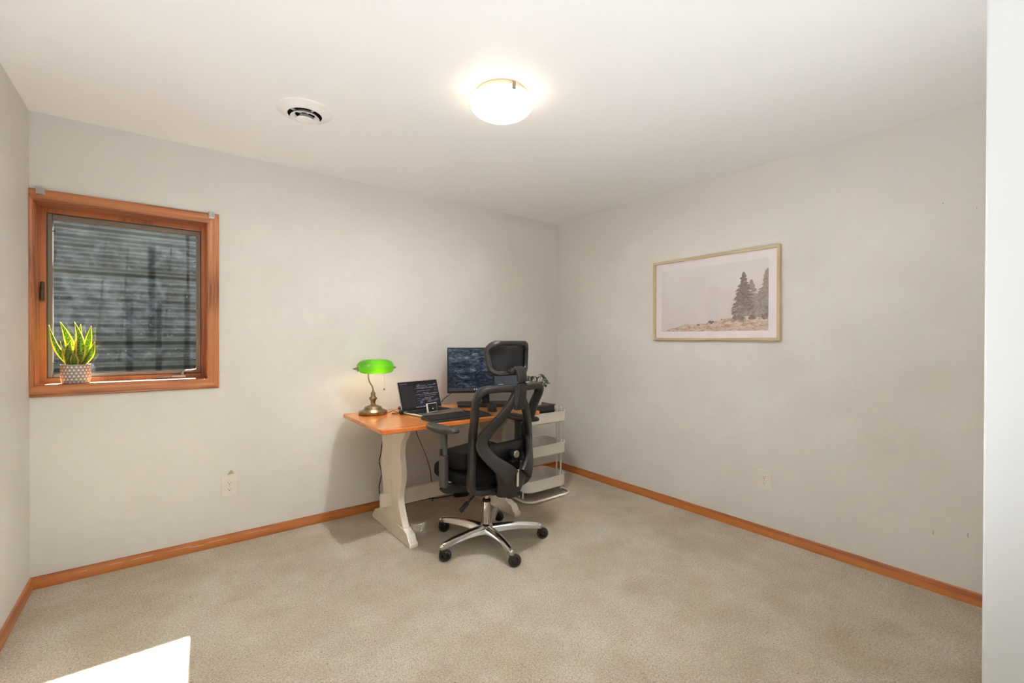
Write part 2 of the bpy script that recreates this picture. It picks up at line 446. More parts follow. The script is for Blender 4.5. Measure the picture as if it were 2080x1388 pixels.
# ---------------------------------------------------------------- window
win = struct(empty('window_1', ((WX0+WX1)/2, 0, WZ0)))
wx, wz = (WX0+WX1)/2, WZ0
def WB(name, mat, fn, parent=win, **kw):
    b = MB(); fn(b); b.v = [(x-wx, y, z-wz) for x, y, z in b.v]; return b.build(name, mat, parent, **kw)
CY0, CW = -.015, .060
def casing_prof(sgn):        # across the board: (offset outward, y)
    return [(0, 0), (0, CY0*.75), (.004, CY0*.95), (.018, CY0), (.024, CY0*.78), (.030, CY0*.78), (.036, CY0), (.052, CY0*1.05), (.058, CY0*.8), (CW, 0)]
def casing(side):
    def fn(b):
        pr = casing_prof(1); vs = []; fs = []; n = len(pr)
        for end in (0, 1):
            for (o, y) in pr:
                if side == 'top': vs.append(((WX0-min(o, .0145)) if end == 0 else (WX1+o), y, WZ1+o))
                if side == 'bottom': vs.append(((WX0-min(o, .0145)) if end == 0 else (WX1+o), y, WZ0-o))
                if side == 'right': vs.append((WX1+o, y, (WZ0-o) if end == 0 else (WZ1+o)))
                if side == 'left': vs.append((WX0-min(o, .0145), y, (WZ0-o) if end == 0 else (WZ1+o)))
        for i in range(n-1): fs.append((i, i+1, n+i+1, n+i))
        fs += [tuple(range(n)), tuple(range(n, 2*n))]
        b.add(vs, fs)
    return fn
WB('casing', M['oak_x'], casing('top'), smooth=35); WB('casing', M['oak_x'], casing('bottom'), smooth=35)
WB('casing', M['oak_z'], casing('right'), smooth=35); WB('casing', M['oak_z'], casing('left'), smooth=35)
JY = .15
WB('jamb', M['oak_z'], lambda b: b.box((WX0-.004, JY/2, (WZ0+WZ1)/2), (.012, JY, WZ1-WZ0)))
WB('jamb', M['oak_z'], lambda b: b.box((WX1+.004, JY/2, (WZ0+WZ1)/2), (.012, JY, WZ1-WZ0)))
WB('head_jamb', M['oak_x'], lambda b: b.box(((WX0+WX1)/2, JY/2, WZ1+.004), (WX1-WX0, JY, .012)))
WB('sill', M['oak_x'], lambda b: b.box(((WX0+WX1)/2, JY/2-.004, WZ0-.004), (WX1-WX0, JY+.008, .012)))
def ringbox(b, x0, x1, z0, z1, y0, y1, wl, wr, wb, wt, bev=.002):
    b.box((x0+wl/2, (y0+y1)/2, (z0+z1)/2), (wl, y1-y0, z1-z0), bev=bev); b.box((x1-wr/2, (y0+y1)/2, (z0+z1)/2), (wr, y1-y0, z1-z0), bev=bev)
    b.box(((x0+x1)/2, (y0+y1)/2, z0+wb/2), (x1-x0-wl-wr, y1-y0, wb), bev=bev); b.box(((x0+x1)/2, (y0+y1)/2, z1-wt/2), (x1-x0-wl-wr, y1-y0, wt), bev=bev)
WB('wood_stop', M['oak_z'], lambda b: ringbox(b, WX0, WX1, WZ0, WZ1, JY-.01, JY+.03, .024, .023, .026, .026))
fr = WB('sash_frame', M['alu_grey'], lambda b: ringbox(b, WX0+.024, WX1-.023, WZ0+.026, WZ1-.026, JY+.002, JY+.04, .022, .025, .021, .029))
WB('frame_bead', plain('dark_bead', (84, 76, 70), .6), lambda b: ringbox(b, WX0+.0245, WX1-.0235, WZ0+.0265, WZ1-.0265, JY-.002, JY+.004, .005, .005, .005, .005, 0))
GX0, GX1, GZ0, GZ1 = WX0+.046, WX1-.048, WZ0+.047, WZ1-.055
WB('pane', M['glass'], lambda b: b.box(((GX0+GX1)/2, JY+.02, (GZ0+GZ1)/2), (GX1-GX0+.006, .004, GZ1-GZ0+.006)))
# black spacer clips around the pane edge
def clipfn(b):
    for (x, z) in ((GX0+.006, 1.868), (GX0+.006, 1.150), (GX1-.006, 1.765), (GX1-.006, 1.158)):
        b.box((x, JY+.012, z), (.014, .006, .004))
WB('screen_clip', M['black'], clipfn)
# cam latch on the left jamb side
def latch(b):
    b.rbox((WX0+.012, JY-.016, 1.535), (.016, .012, .105), .006, 'y', edge=.002)
    b.tube(spline([(WX0+.012, JY-.024, 1.57), (WX0+.013, JY-.040, 1.555), (WX0+.012, JY-.038, 1.52), (WX0+.011, JY-.032, 1.495)], 5), .0055, 8)
WB('latch', M['bronze'], latch, smooth=40)
def crank(b):
    b.box((-3.055, JY-.022, WZ0+.012), (.075, .030, .020), bev=.005)
    b.lathe([(.011, 0), (.011, .016), (.007, .022)], 12, (-3.035, JY-.022, WZ0+.022))
    b.tube(spline([(-3.035, JY-.024, WZ0+.040), (-3.02, JY-.026, WZ0+.046), (-2.99, JY-.028, WZ0+.047), (-2.965, JY-.028, WZ0+.052)], 5), [.0055]*15+[.005], 8)
    b.lathe([(.004, 0), (.006, .004), (.006, .018), (.003, .022)], 10, (-2.966, JY-.028, WZ0+.050))
    b.box((-3.125, JY-.020, WZ0+.010), (.07, .016, .010), bev=.003)
WB('crank_handle', M['nickel'], crank, smooth=40)

# curtain rod brackets screwed on the casing
for (x, lab) in ((-3.625, 'small metal curtain bracket on upper left corner of window casing'), (-2.897, 'small metal curtain bracket on upper right corner of window casing')):
    e = empty('curtain_bracket', (x, CY0, WZ1+.048), 0, lab, 'bracket', 'curtain brackets on the window casing')
    b = MB(); b.box((0, -.002, 0), (.034, .003, .036), bev=.001); b.build('back_plate', M['silver'], e)
    b = MB(); b.box((-.012, -.010, 0), (.004, .016, .036), bev=.001); b.box((.010, -.010, -.002), (.004, .016, .030), bev=.001); b.box((-.001, -.016, -.014), (.02, .003, .008), bev=.001)
    b.build('hook', M['silver'], e)

# ---------------------------------------------------------------- window well outside
WY = 1.06
well = empty('window_well', (-3.29, .26, .7), 0, 'curved corrugated grey steel window well outside the window', 'window well')
b = MB()
path = []
cxw, ax_, = -3.29, 1.0
for i in range(61):
    a = math.pi*(1 - i/60)
    # super-ellipse: flat far side, tight corners
    c_, s_ = math.cos(a), math.sin(a)
    path.append((cxw + .93*math.copysign(abs(c_)**.5, c_), .256 + (WY-.256)*abs(s_)**.5))
NZ = 230; z0w, z1w = .70, 2.15
vs = []; fs = []
for k in range(NZ+1):
    z = z0w + (z1w-z0w)*k/NZ; off = .011*math.sin(2*math.pi*z/.0625)
    for i, (x, y) in enumerate(path):
        j0, j1 = max(i-1, 0), min(i+1, 60); tx, ty = path[j1][0]-path[j0][0], path[j1][1]-path[j0][1]; L = math.hypot(tx, ty) or 1
        vs.append((x + ty/L*off + 3.29, y - tx/L*off - .26, z-.7))
for k in range(NZ):
    for i in range(60): fs.append((k*61+i, k*61+i+1, (k+1)*61+i+1, (k+1)*61+i))
b.add(vs, fs)
wl = b.build('corrugated_sheet', M['galv'], well, smooth=60)
b = MB(); b.tube([(x+3.29, y-.26, z1w-.7) for x, y in path], .014, 8); b.build('rim', M['silver'], well, smooth=60)
b = MB(); b.prism([(x+3.29, y-.26) for x, y in path], 0, .02, 'z'); b.build('gravel_floor', plain('well_gravel', (120, 114, 104), .95, var=.5, bump=1, bscale=60), well)
gr = empty('well_grate', (-3.29, .65, 2.181), 0, 'black steel bar grate lying over the window well', 'grate')
for y in (-.03, .33): b = MB(); b.box((0, y, 0), (1.9, .018, .03)); b.build('cross_bar', M['black'], gr)
for x in (-.28, -.08, .02, .22, .5, .7, -.6): b = MB(); b.box((x, .05, .016), (.008, .86, .008)); b.build('rod', M['black'], gr)

# ================================================================== WALL AND CEILING THINGS
def outlet(loc, rz, label):
    e = empty('power_outlet', loc, rz, label, 'outlet', 'wall outlets')
    b = MB(); b.box((0, -.003, 0), (.084, .006, .130), bev=.0022); b.build('cover_plate', M['white_plastic'], e)
    for s in (1, -1):
        b = MB(); ring = []
        for k in range(28):
            a = 2*math.pi*k/28; ring.append((.0172*math.cos(a), max(-.0138, min(.0138, .0172*math.sin(a)))))
        b.prism([(x, z+s*.0195) for x, z in ring], -.0078, -.004, 'y'); rc = b.build('receptacle', M['white_plastic'], e, bevel=.0006)
        b = MB()
        b.box((-.0063, -.0081, s*.0195+.0035), (.0022, .0012, .0078)); b.box((.0063, -.0081, s*.0195+.0035), (.0022, .0012, .0064))
        b.lathe([(.0026, -.0086), (.0026, -.0074)], 10, (0, 0, s*.0195-.0068), 'y'); b.build('slot', M['slot'], rc)
    b = MB(); b.lathe([(.003, -.0075), (.003, -.004)], 12, (0, 0, 0), 'y'); b.build('screw', M['silver'], e)
    return e
outlet((-2.803, 0, .361), 0, 'white wall outlet below the window on the back wall')
outlet((0, -1.982, .365), R(-90), 'white wall outlet on the right wall under the framed picture')
# torn paint above the back outlet
b = MB(); pr = [(-.018, 0), (.016, .004), (.015, .016), (.006, .026), (-.002, .025), (-.010, .012)]
b.prism([(x, z) for x, z in pr], -.0008, .0, 'y')
o = b.build('torn_paint_patch', plain('torn_paint', (176, 164, 122), .8)); o.location = (-2.797, 0, .432); tag(o, 'small torn olive paint patch above the back wall outlet', 'paint chip')

# picture on the right wall -------------------------------------------------
PY0, PY1, PZ0, PZ1 = -2.078, -1.139, 1.282, 1.898
pic = empty('framed_picture', (0, (PY0+PY1)/2, PZ0), R(-90), 'pale wood framed misty pine tree print hung on the right wall', 'picture')
PW, PH = PY1-PY0, PZ1-PZ0      # local x to the right, local y into the wall, z up
fwood, fwoodz = [oak('pale_ash_frame_'+q_, q_, (206, 186, 152), (190, 167, 130), .45, .8) for q_ in 'xz']
for (c, d) in (((0, -.0145, .009), (PW, .025, .018)), ((0, -.0145, PH-.009), (PW, .025, .018)), ((-PW/2+.009, -.0145, PH/2), (.018, .025, PH-.036)), ((PW/2-.009, -.0145, PH/2), (.018, .025, PH-.036))):
    b = MB(); b.box(c, d, bev=.0015); b.build('frame_rail', fwood if d[0] > .1 else fwoodz, pic)
b = MB(); b.box((0, -.004, PH/2), (PW-.03, .004, PH-.03)); b.build('mat_board', paint('mat_board_paper', (238, 231, 235), .01, 400, .004), pic)
IX0, IX1, IZ0, IZ1 = -PW/2+.066, PW/2-.075, .066, PH-.075
def print_mats():
    t = NT('print_fog'); v = t.coords(); tc = t.n('TexCoord'); sx = t.n('SeparateXYZ'); t.l(tc.outputs['Object'], sx.inputs[0])
    f = t.math('ADD', t.math('MULTIPLY', t.noise(v, 3, 4), .35), t.math('MULTIPLY', sx.outputs[2], 1.0))
    t.l(t.ramp(f, [(.2, lin((218, 209, 205))), (.75, lin((232, 225, 226)))]), t.b.inputs['Base Color']); t.setp(Roughness=.7)
    a = t.m
    t = NT('print_trees'); v = t.coords(); t.l(t.ramp(t.noise(v, 60, 5, .7), [(.35, lin((146, 134, 126))), (.65, lin((182, 170, 161)))]), t.b.inputs['Base Color']); t.setp(Roughness=.7); bm_ = t.m
    t = NT('print_rocks'); v = t.coords(scale=(1, 1, 2.4), rot=(0, R(12), 0)); t.l(t.ramp(t.noise(v, 22, 5, .65, .8), [(.32, lin((158, 122, 106))), (.46, lin((202, 172, 156))), (.66, lin((230, 212, 200)))]), t.b.inputs['Base Color']); t.setp(Roughness=.7)
    r_ = t.m
    t = NT('print_tree_dark'); v = t.coords(); t.l(t.ramp(t.noise(v, 80, 5, .7), [(.35, lin((118, 107, 101))), (.65, lin((154, 142, 134)))]), t.b.inputs['Base Color']); t.setp(Roughness=.7)
    return [a, bm_, r_, t.m]
b = MB(); yb = -.0066
b.add([(IX0, yb, IZ0), (IX1, yb, IZ0), (IX1, yb, IZ1), (IX0, yb, IZ1)], [(0, 1, 2, 3)], 0)
rp = random.Random(3); iw, ih = IX1-IX0, IZ1-IZ0
def ip(u, v): return (IX0+u*iw, IZ0+v*ih)
def clampx(x): return min(x, IX1)
# rocks: ridge rising to the right
ridge = [(0, .0), (.05, .02), (.12, .055), (.15, .05), (.2, .085), (.27, .125), (.31, .11), (.36, .105), (.4, .12), (.46, .115), (.5, .15), (.55, .15), (.6, .175), (.68, .19), (.76, .17), (.85, .15), (.93, .18), (1, .2)]
for (u0, v0), (u1, v1) in zip(ridge, ridge[1:]):
    a0, a1 = ip(u0, 0), ip(u1, 0); c0, c1 = ip(u0, v0), ip(u1, v1)
    b.add([(a0[0], yb-.0002, a0[1]), (a1[0], yb-.0002, a1[1]), (c1[0], yb-.0002, c1[1]), (c0[0], yb-.0002, c0[1])], [(0, 1, 2, 3)], 2)
for (u, v, r_) in ((.385, .10, .009), (.395, .098, .008), (.50, .14, .013), (.515, .132, .012), (.53, .142, .009), (.61, .172, .006)):
    c = ip(u, v); b.add([(c[0]+r_*math.cos(2*math.pi*i/14)*rp.uniform(.8, 1.1), yb-.0003, c[1]+r_*.9*math.sin(2*math.pi*i/14)*rp.uniform(.7, 1.1)) for i in range(14)], [tuple(range(14))], 3)
def tree(u, base, top, half, mi, dens=34):
    x0, zb = ip(u, base); zt = ip(u, top)[1]; hh = half*iw
    if x0 < IX1: b.add([(x0-.003, yb-.0004, zb), (clampx(x0+.003), yb-.0004, zb), (clampx(x0+.001), yb-.0004, zt), (x0-.001, yb-.0004, zt)], [(0, 1, 2, 3)], mi)
    for k in range(dens):
        t = k/dens; z = zb + (zt-zb)*(.12+.88*t)
        for s in (-1, 1):
            if rp.random() < .14: continue
            L = hh*(1-t)**.8*rp.uniform(.5, 1.1) + .004; th = (zt-zb)/dens*rp.uniform(.9, 2.0)
            xs = [x0, x0+s*L*.45, x0+s*L*.8, x0+s*L, x0+s*L*.7, x0+s*L*.3, x0]
            zs = [z+th*.8, z+th*.9, z+th*.4, z-th*.5*rp.uniform(.4, 1.3), z-th*.5, z-th*.3, z-th*.6]
            xs = [clampx(x) for x in xs]
            if max(xs)-min(xs) < 1e-4: continue
            b.add([(x, yb-.0005-.000005*k, zz) for x, zz in zip(xs, zs)], [tuple(range(7))], mi)
tree(.865, .15, .72, .12, 1, 30); tree(.80, .15, .84, .13, 3, 42); tree(.80, .15, .80, .10, 1, 30); tree(.99, .15, .86, .12, 1, 40); tree(.93, .15, .55, .09, 1, 26)
# undergrowth below the trees
for k in range(46):
    u, v = rp.uniform(.71, 1.0), rp.uniform(.15, .36); c = ip(u, v); r_ = rp.uniform(.008, .022)
    pts = [(clampx(c[0]+r_*1.3*math.cos(2*math.pi*i/9)*rp.uniform(.6, 1.2)), yb-.00045-.000004*k, c[1]+r_*math.sin(2*math.pi*i/9)*rp.uniform(.6, 1.2)) for i in range(9)]
    b.add(pts, [tuple(range(9))], 1 if rp.random() < .6 else 3)
b.build('print', print_mats(), pic)
b = MB(); b.box((0, -.013, PH/2), (PW-.034, .002, PH-.034)); b.build('glass', M['pglass'], pic)

# scuff marks, right wall
for i, (y, z, h_, tl) in enumerate(((-2.93, .33, .022, .3), (-2.80, .30, .02, -.4), (-2.95, 1.93, .006, 0), (-2.83, 1.98, .006, 0))):
    b = MB(); b.prism([(-.0013, -h_/2), (.0013, -h_/2), (.0016+tl*h_*.4, 0), (.001, h_/2), (-.0013, h_/2), (-.0012+tl*h_*.4, 0)], -.0003, 0, 'x')
    o = b.build('scuff_mark', plain('scuff%d' % i, (140, 130, 118), .8)); o.location = (0, y, z)
    tag(o, ['dark curved scuff on the right wall low beside the white jamb', 'fainter scuff left of the dark one low on the right wall', 'tiny nail hole high on right wall nearest the white jamb', 'tiny nail hole high on right wall farther from the white jamb'][i], 'scuff', 'marks on the right wall')

# ceiling light --------------------------------------------------------------
CL = (-1.868, -1.598, H)
cl = empty('ceiling_light', CL, 0, 'round frosted glass bowl light glowing on the ceiling', 'ceiling light')
b = MB(); b.lathe([(.0, -.001), (.118, -.001), (.122, -.010), (.118, -.022), (.0, -.022)], 48, cap=False); b.build('base_plate', M['white_metal'], cl, smooth=40)
def bowl_mat():
    t = NT('frosted_alabaster_glass'); v = t.coords(); n1 = t.noise(v, 30, 4, .6, 1.0)
    t.l(t.ramp(n1, [(.3, lin((246, 232, 206))), (.7, lin((255, 248, 232)))]), t.b.inputs['Base Color']); t.setp(Roughness=.25)
    em = t.n('Emission'); t.l(t.ramp(n1, [(.3, (.92, .945, .98, 1)), (.7, (.94, .965, 1.02, 1))]), em.inputs[0]); 
    tc = t.n('TexCoord'); sx = t.n('SeparateXYZ'); t.l(tc.outputs['Object'], sx.inputs[0])      # brightest where the bulbs sit close behind the glass
    r_ = t.math('SQRT', t.math('ADD', t.math('MULTIPLY', sx.outputs[0], sx.outputs[0]), t.math('MULTIPLY', sx.outputs[1], sx.outputs[1])))
    k_ = t.math('POWER', t.math('SUBTRACT', 1.0, t.math('DIVIDE', r_, .125), True), 5.0)
    gm = t.n('NewGeometry'); sn = t.n('SeparateXYZ'); t.l(gm.outputs['True Normal'], sn.inputs[0])
    t.l(t.math('MULTIPLY', t.math('ADD', t.math('MULTIPLY', k_, BOWL_E), .42 if BOWL_E else 0.0), t.math('LESS_THAN', sn.outputs[2], 0.0)), em.inputs[1])
    tl = t.n('BsdfTranslucent'); tl.inputs[0].default_value = (1, .95, .86, 1)
    ad = t.n('AddShader'); t.l(mixshader(t, .6, t.b.outputs[0], tl.outputs[0]), ad.inputs[0]); t.l(em.outputs[0], ad.inputs[1])
    t.l(ad.outputs[0], t.out.inputs[0]); t.bump(t.noise(v, 90, 3), .15, .003); return t.m
b = MB(); prof = []
for k in range(17):
    a = k/16; prof.append((.148*math.sin(math.pi/2*(1-a))**.8 if a < 1 else 0.0005, -.040-.070*(1-(1-a)**1.9)))
prof = [(.146, -.036)] + prof
b.lathe(prof, 56, cap=False); b.build('glass_bowl', bowl_mat(), cl, smooth=60, solid=.004)
for a in (15, 135, 255):
    b = MB(); a_ = R(a); q = Matrix.Rotation(a_, 3, 'Z')
    b.box(q @ Vector((.149, 0, -.036)), (.006, .016, .030), rot=q, bev=.001); b.box(q @ Vector((.142, 0, -.052)), (.018, .016, .004), rot=q, bev=.001); b.box(q @ Vector((.132, 0, -.020)), (.034, .012, .004), rot=q)
    b.build('clip', M['nickel'], cl)
for s in (-1, 1):
    b = MB(); b.lathe([(.012, -.022), (.013, -.032), (.026, -.046), (.030, -.058), (.024, -.074), (.010, -.083), (.0005, -.085)], 16, (s*.055, 0, .002)); 
    t = NT('bulb_glow'); em = t.n('Emission'); em.inputs[0].default_value = (1, .85, .62, 1); em.inputs[1].default_value = 12; t.l(em.outputs[0], t.out.inputs[0])
    b.build('bulb', t.m, cl, smooth=60)
    l = light('ceiling_bulb', 'POINT', (CL[0]+s*.055, CL[1], CL[2]-.05), BULB_E, BULB_C, shadow_soft_size=.034)

# ceiling vent -----------------------------------------------------------------
cv = empty('ceiling_vent', (-2.558, -.852, H), 0, 'round white ceiling air vent with concentric rings', 'vent')
b = MB(); b.lathe([(.080, -.022), (.083, -.0235), (.088, -.022), (.108, -.0115), (.128, -.006), (.133, -.003), (.134, 0)], 64, cap=False); b.build('outer_ring', M['vent'], cv, smooth=50)
b = MB(); b.lathe([(.0005, -.0015), (.079, -.0015), (.0800, -.0215)], 48, cap=False); b.build('duct', M['dark'], cv)  # near-black lining paints in the shade of an open duct
b = MB(); b.lathe([(.046, -.018), (.062, -.034), (.066, -.037), (.069, -.036), (.067, -.032), (.050, -.015)], 56, cap=False); b.build('cone_ring', M['vent'], cv, smooth=50)
b = MB(); b.lathe([(.020, -.020), (.040, -.042), (.043, -.045), (.041, -.047), (.028, -.049), (.0005, -.050)], 48, cap=False); b.build('centre_disc', M['vent'], cv, smooth=50)
for a in (20, 110, 200, 290):
    b = MB(); q = Matrix.Rotation(R(a), 3, 'Z'); b.box(q @ Vector((.048, 0, -.016)), (.062, .003, .010), rot=q); b.build('spoke', M['vent'], cv)

# ================================================================== SNAKE PLANT ON THE SILL
def pot_mat():
    t = NT('triangle_print_pot'); tc = t.n('TexCoord'); s = t.n('SeparateXYZ'); t.l(tc.outputs['Object'], s.inputs[0])
    ang = t.math('ARCTAN2', s.outputs[1], s.outputs[0])
    v = t.math('DIVIDE', s.outputs[2], .0162); row = t.math('FLOOR', v); fv = t.math('FRACT', v)
    u = t.math('ADD', t.math('MULTIPLY', ang, 22/(2*math.pi)), t.math('MULTIPLY', t.math('MODULO', row, 2.0), .5))
    fu = t.math('ABSOLUTE', t.math('SUBTRACT', t.math('FRACT', t.math('ADD', u, 20.0)), .5))
    lim = t.math('MULTIPLY', t.math('SUBTRACT', .92, fv), .46)
    tri = t.math('MULTIPLY', t.math('LESS_THAN', fu, lim), t.math('GREATER_THAN', fv, .16))
    t.l(t.mix(tri, lin((150, 140, 134)), lin((236, 228, 220))), t.b.inputs['Base Color']); t.setp(Roughness=.6); return t.m
SP = (-3.504, .062, WZ0+.002)
sp = empty('snake_plant', SP, 0, 'variegated snake plant in a triangle patterned pot on the window sill', 'plant')
b = MB(); b.lathe([(.0005, 0), (.050, 0), (.057, .006), (.0605, .02), (.0615, .098), (.0605, .101), (.0575, .101), (.056, .09), (.0005, .09)], 48, cap=False); b.build('pot', pot_mat(), sp, smooth=40)
b = MB(); b.lathe([(.0005, .0915), (.0555, .0915)], 32, cap=False); b.build('soil', M['soil'], sp)
def leaf_mat():
    t = NT('snake_leaf'); uv = t.n('UVMap'); s = t.n('SeparateXYZ'); t.l(uv.outputs[0], s.inputs[0])
    e = t.math('ABSOLUTE', t.math('SUBTRACT', s.outputs[0], .5))
    v = t.coords(); nz = t.noise(v, 45, 3)
    mp = t.n('Mapping'); mp.inputs['Scale'].default_value = (3, 26, 1); t.l(uv.outputs[0], mp.inputs[0]); bands = t.noise(mp.outputs[0], 1.6, 3, .6, .6)
    g = t.ramp(bands, [(.40, lin((52, 84, 30))), (.52, lin((120, 148, 44))), (.66, lin((168, 186, 70)))])
    edge = t.math('GREATER_THAN', t.math('ADD', e, t.math('MULTIPLY', t.math('SUBTRACT', nz, .5), .16)), .34)
    tip = t.math('GREATER_THAN', s.outputs[1], .975)
    c = t.mix(t.math('MAXIMUM', edge, tip), g, lin((238, 216, 104)))
    t.l(c, t.b.inputs['Base Color']); t.setp(Roughness=.35)
    tl = t.n('BsdfTranslucent'); t.l(c, tl.inputs[0])
    t.l(mixshader(t, .45, t.b.outputs[0], tl.outputs[0]), t.out.inputs[0]); return t.m
M['leaf'] = leaf_mat()
RV = rgt.copy(); VV = Vector((fwd.x, fwd.y, 0)).normalized()
def sword_leaf(base, tip, wid, twist, bow, parent):
    n = 16; vs = []; fs = []; uvs = []
    B_, T_ = Vector(base), Vector(tip); d = (T_-B_)
    side0 = Vector((math.cos(twist[0]), math.sin(twist[0]), 0))
    for k in range(n+1):
        t = k/n; a = twist[0] + (twist[1]-twist[0])*t; side = Vector((math.cos(a), math.sin(a), 0)); nrm = Vector((-math.sin(a), math.cos(a), 0))
        c = B_ + d*t + Vector(bow)*math.sin(math.pi*t*.9)
        wd = 1.3*wid*(.62+.38*math.sin(math.pi*min(t*1.25, 1)*.5))*(1-max(0, (t-.40)/.60)**1.5) + .0006
        for j in range(5):
            u = j/4; o = (u-.5)
            vs.append(c + side*o*wd + nrm*(o*o*4-.5)*wd*.16); uvs.append((u, t))
    for k in range(n):
        for j in range(4): fs.append((k*5+j, k*5+j+1, (k+1)*5+j+1, (k+1)*5+j))
    bb_ = MB(); bb_.add(vs, fs); o = bb_.build('leaf', M['leaf'], parent, smooth=80, solid=.0016)
    ul = o.data.uv_layers.new(name='UVMap')
    for lp in o.data.loops: ul.data[lp.index].uv = uvs[lp.vertex_index]
    return o
# tips measured on the plane of the pot: pixel offsets -> metres (x along the wall, z)
def pl(dx, z, dy=0): return (dx, dy, z)
LV = [(( -.018, .006, .09), (-.100, .010, .318), .030, (.2, 1.2), (-.012, 0, -.02)),
      (( -.012, .020, .09), (-.066, .014, .330), .034, (-.2, .3), (.014, 0, 0)),
      (( .010, -.008, .09), (-.010, -.012, .330), .036, (.0, .9), (.02, 0, 0)),
      (( .006, .026, .09), (.016, .030, .320), .030, (.3, .9), (.0, 0, 0)),
      (( .020, .018, .09), (.058, .020, .312), .030, (-.4, .4), (.004, 0, 0)),
      (( .022, -.012, .09), (.074, -.02, .226), .032, (-.3, .5), (.008, 0, -.01)),
      (( -.022, -.022, .09), (-.014, -.028, .232), .036, (.1, .4), (-.008, 0, 0)),
      (( .000, -.030, .09), (-.004, -.036, .166), .030, (.0, .3), (0, -.004, 0)),
      (( -.002, .004, .09), (.000, .0, .255), .034, (.5, 1.0), (.004, 0, 0)),
      (( -.026, .010, .09), (-.060, .012, .226), .026, (.9, 1.7), (-.004, 0, 0))]
for L_ in LV: sword_leaf(*L_, sp)

# ================================================================== DESK
DT = .757; DXL, DXR, DYF, DYB = -2.130, -.925, -.802, -.072
dk = empty('desk', ((DXL+DXR)/2, -.437, 0), 0, 'wooden trestle desk with orange varnished top and cream painted legs', 'desk')
ox, oy = (DXL+DXR)/2, -.437
b = MB(); b.rbox((0, 0, DT-.014), (DXR-DXL, DYB-DYF, .028), .012, 'z', 5, edge=.004); b.build('tabletop', M['desk'], dk, smooth=30)
half = [(.729, .232), (.70, .226), (.66, .196), (.62, .160), (.58, .148), (.53, .147), (.48, .160), (.43, .168), (.39, .168), (.34, .152), (.29, .136), (.25, .130), (.21, .138), (.17, .158), (.13, .180), (.085, .206)]
sm = [(y.x, y.y) for y in spline([(z, h_, 0) for z, h_ in half], 4)]
lx = {'l': -1.930+.022-ox, 'r': -1.072-.022-ox}
for s in ('l', 'r'):
    b = MB(); prof = [(-h_, z) for z, h_ in sm] + [(h_, z) for z, h_ in reversed(sm)]
    # quads strip so the curved board triangulates well
    n = len(sm); x0, x1 = lx[s]-.022, lx[s]+.022; vs = []
    for x in (x0, x1):
        for z, h_ in sm: vs += [(x, -h_, z), (x, h_, z)]
    fs = []
    for k in range(n-1):
        a = 2*k; fs += [(a, a+1, a+3, a+2), (2*n+a, 2*n+a+2, 2*n+a+3, 2*n+a+1), (a, a+2, 2*n+a+2, 2*n+a), (a+1, 2*n+a+1, 2*n+a+3, a+3)]
    fs += [(0, 2*n, 2*n+1, 1), (2*n-2, 2*n-1, 4*n-1, 4*n-2)]
    b.add(vs, fs); b.build('leg', M['cream'], dk, smooth=40, bevel=.006)
    foot = [(-.316, 0), (-.318, .018), (-.312, .030), (-.300, .034), (-.288, .046), (-.276, .066), (-.262, .074), (-.236, .078), (-.215, .086)]
    poly = foot + [(-y, z) for y, z in reversed(foot)]
    b = MB(); b.prism(poly, lx[s]-.027, lx[s]+.027, 'x'); b.build('foot', M['cream'], dk, smooth=30, bevel=.003)
    b = MB(); so = -1 if s == 'l' else 1
    b.box((lx[s]+so*.055, 0, .218), (.070, .034, .085), bev=.003); b.build('tenon', M['cream'], dk)
    b = MB(); b.box((lx[s]+so*.030, 0.0, .300), (.018, .036, .085), bev=.003); b.build('wedge', M['cream'], dk)
b = MB(); b.box(((lx['l']+lx['r'])/2, 0, .217), (lx['r']-lx['l']-.04, .030, .104), bev=.004); b.build('stretcher', M['cream'], dk)
for s in ('l', 'r'):
    b = MB(); b.box((lx[s], 0, .7185), (.06, .52, .021), bev=.002); b.build('cleat', M['cream'], dk)

# ================================================================== OFFICE CHAIR
CH = (-1.515, -.965, 0); CR = R(4)
ch = empty('office_chair', CH, CR, 'charcoal mesh office chair with headrest and polished star base at the desk', 'office chair')
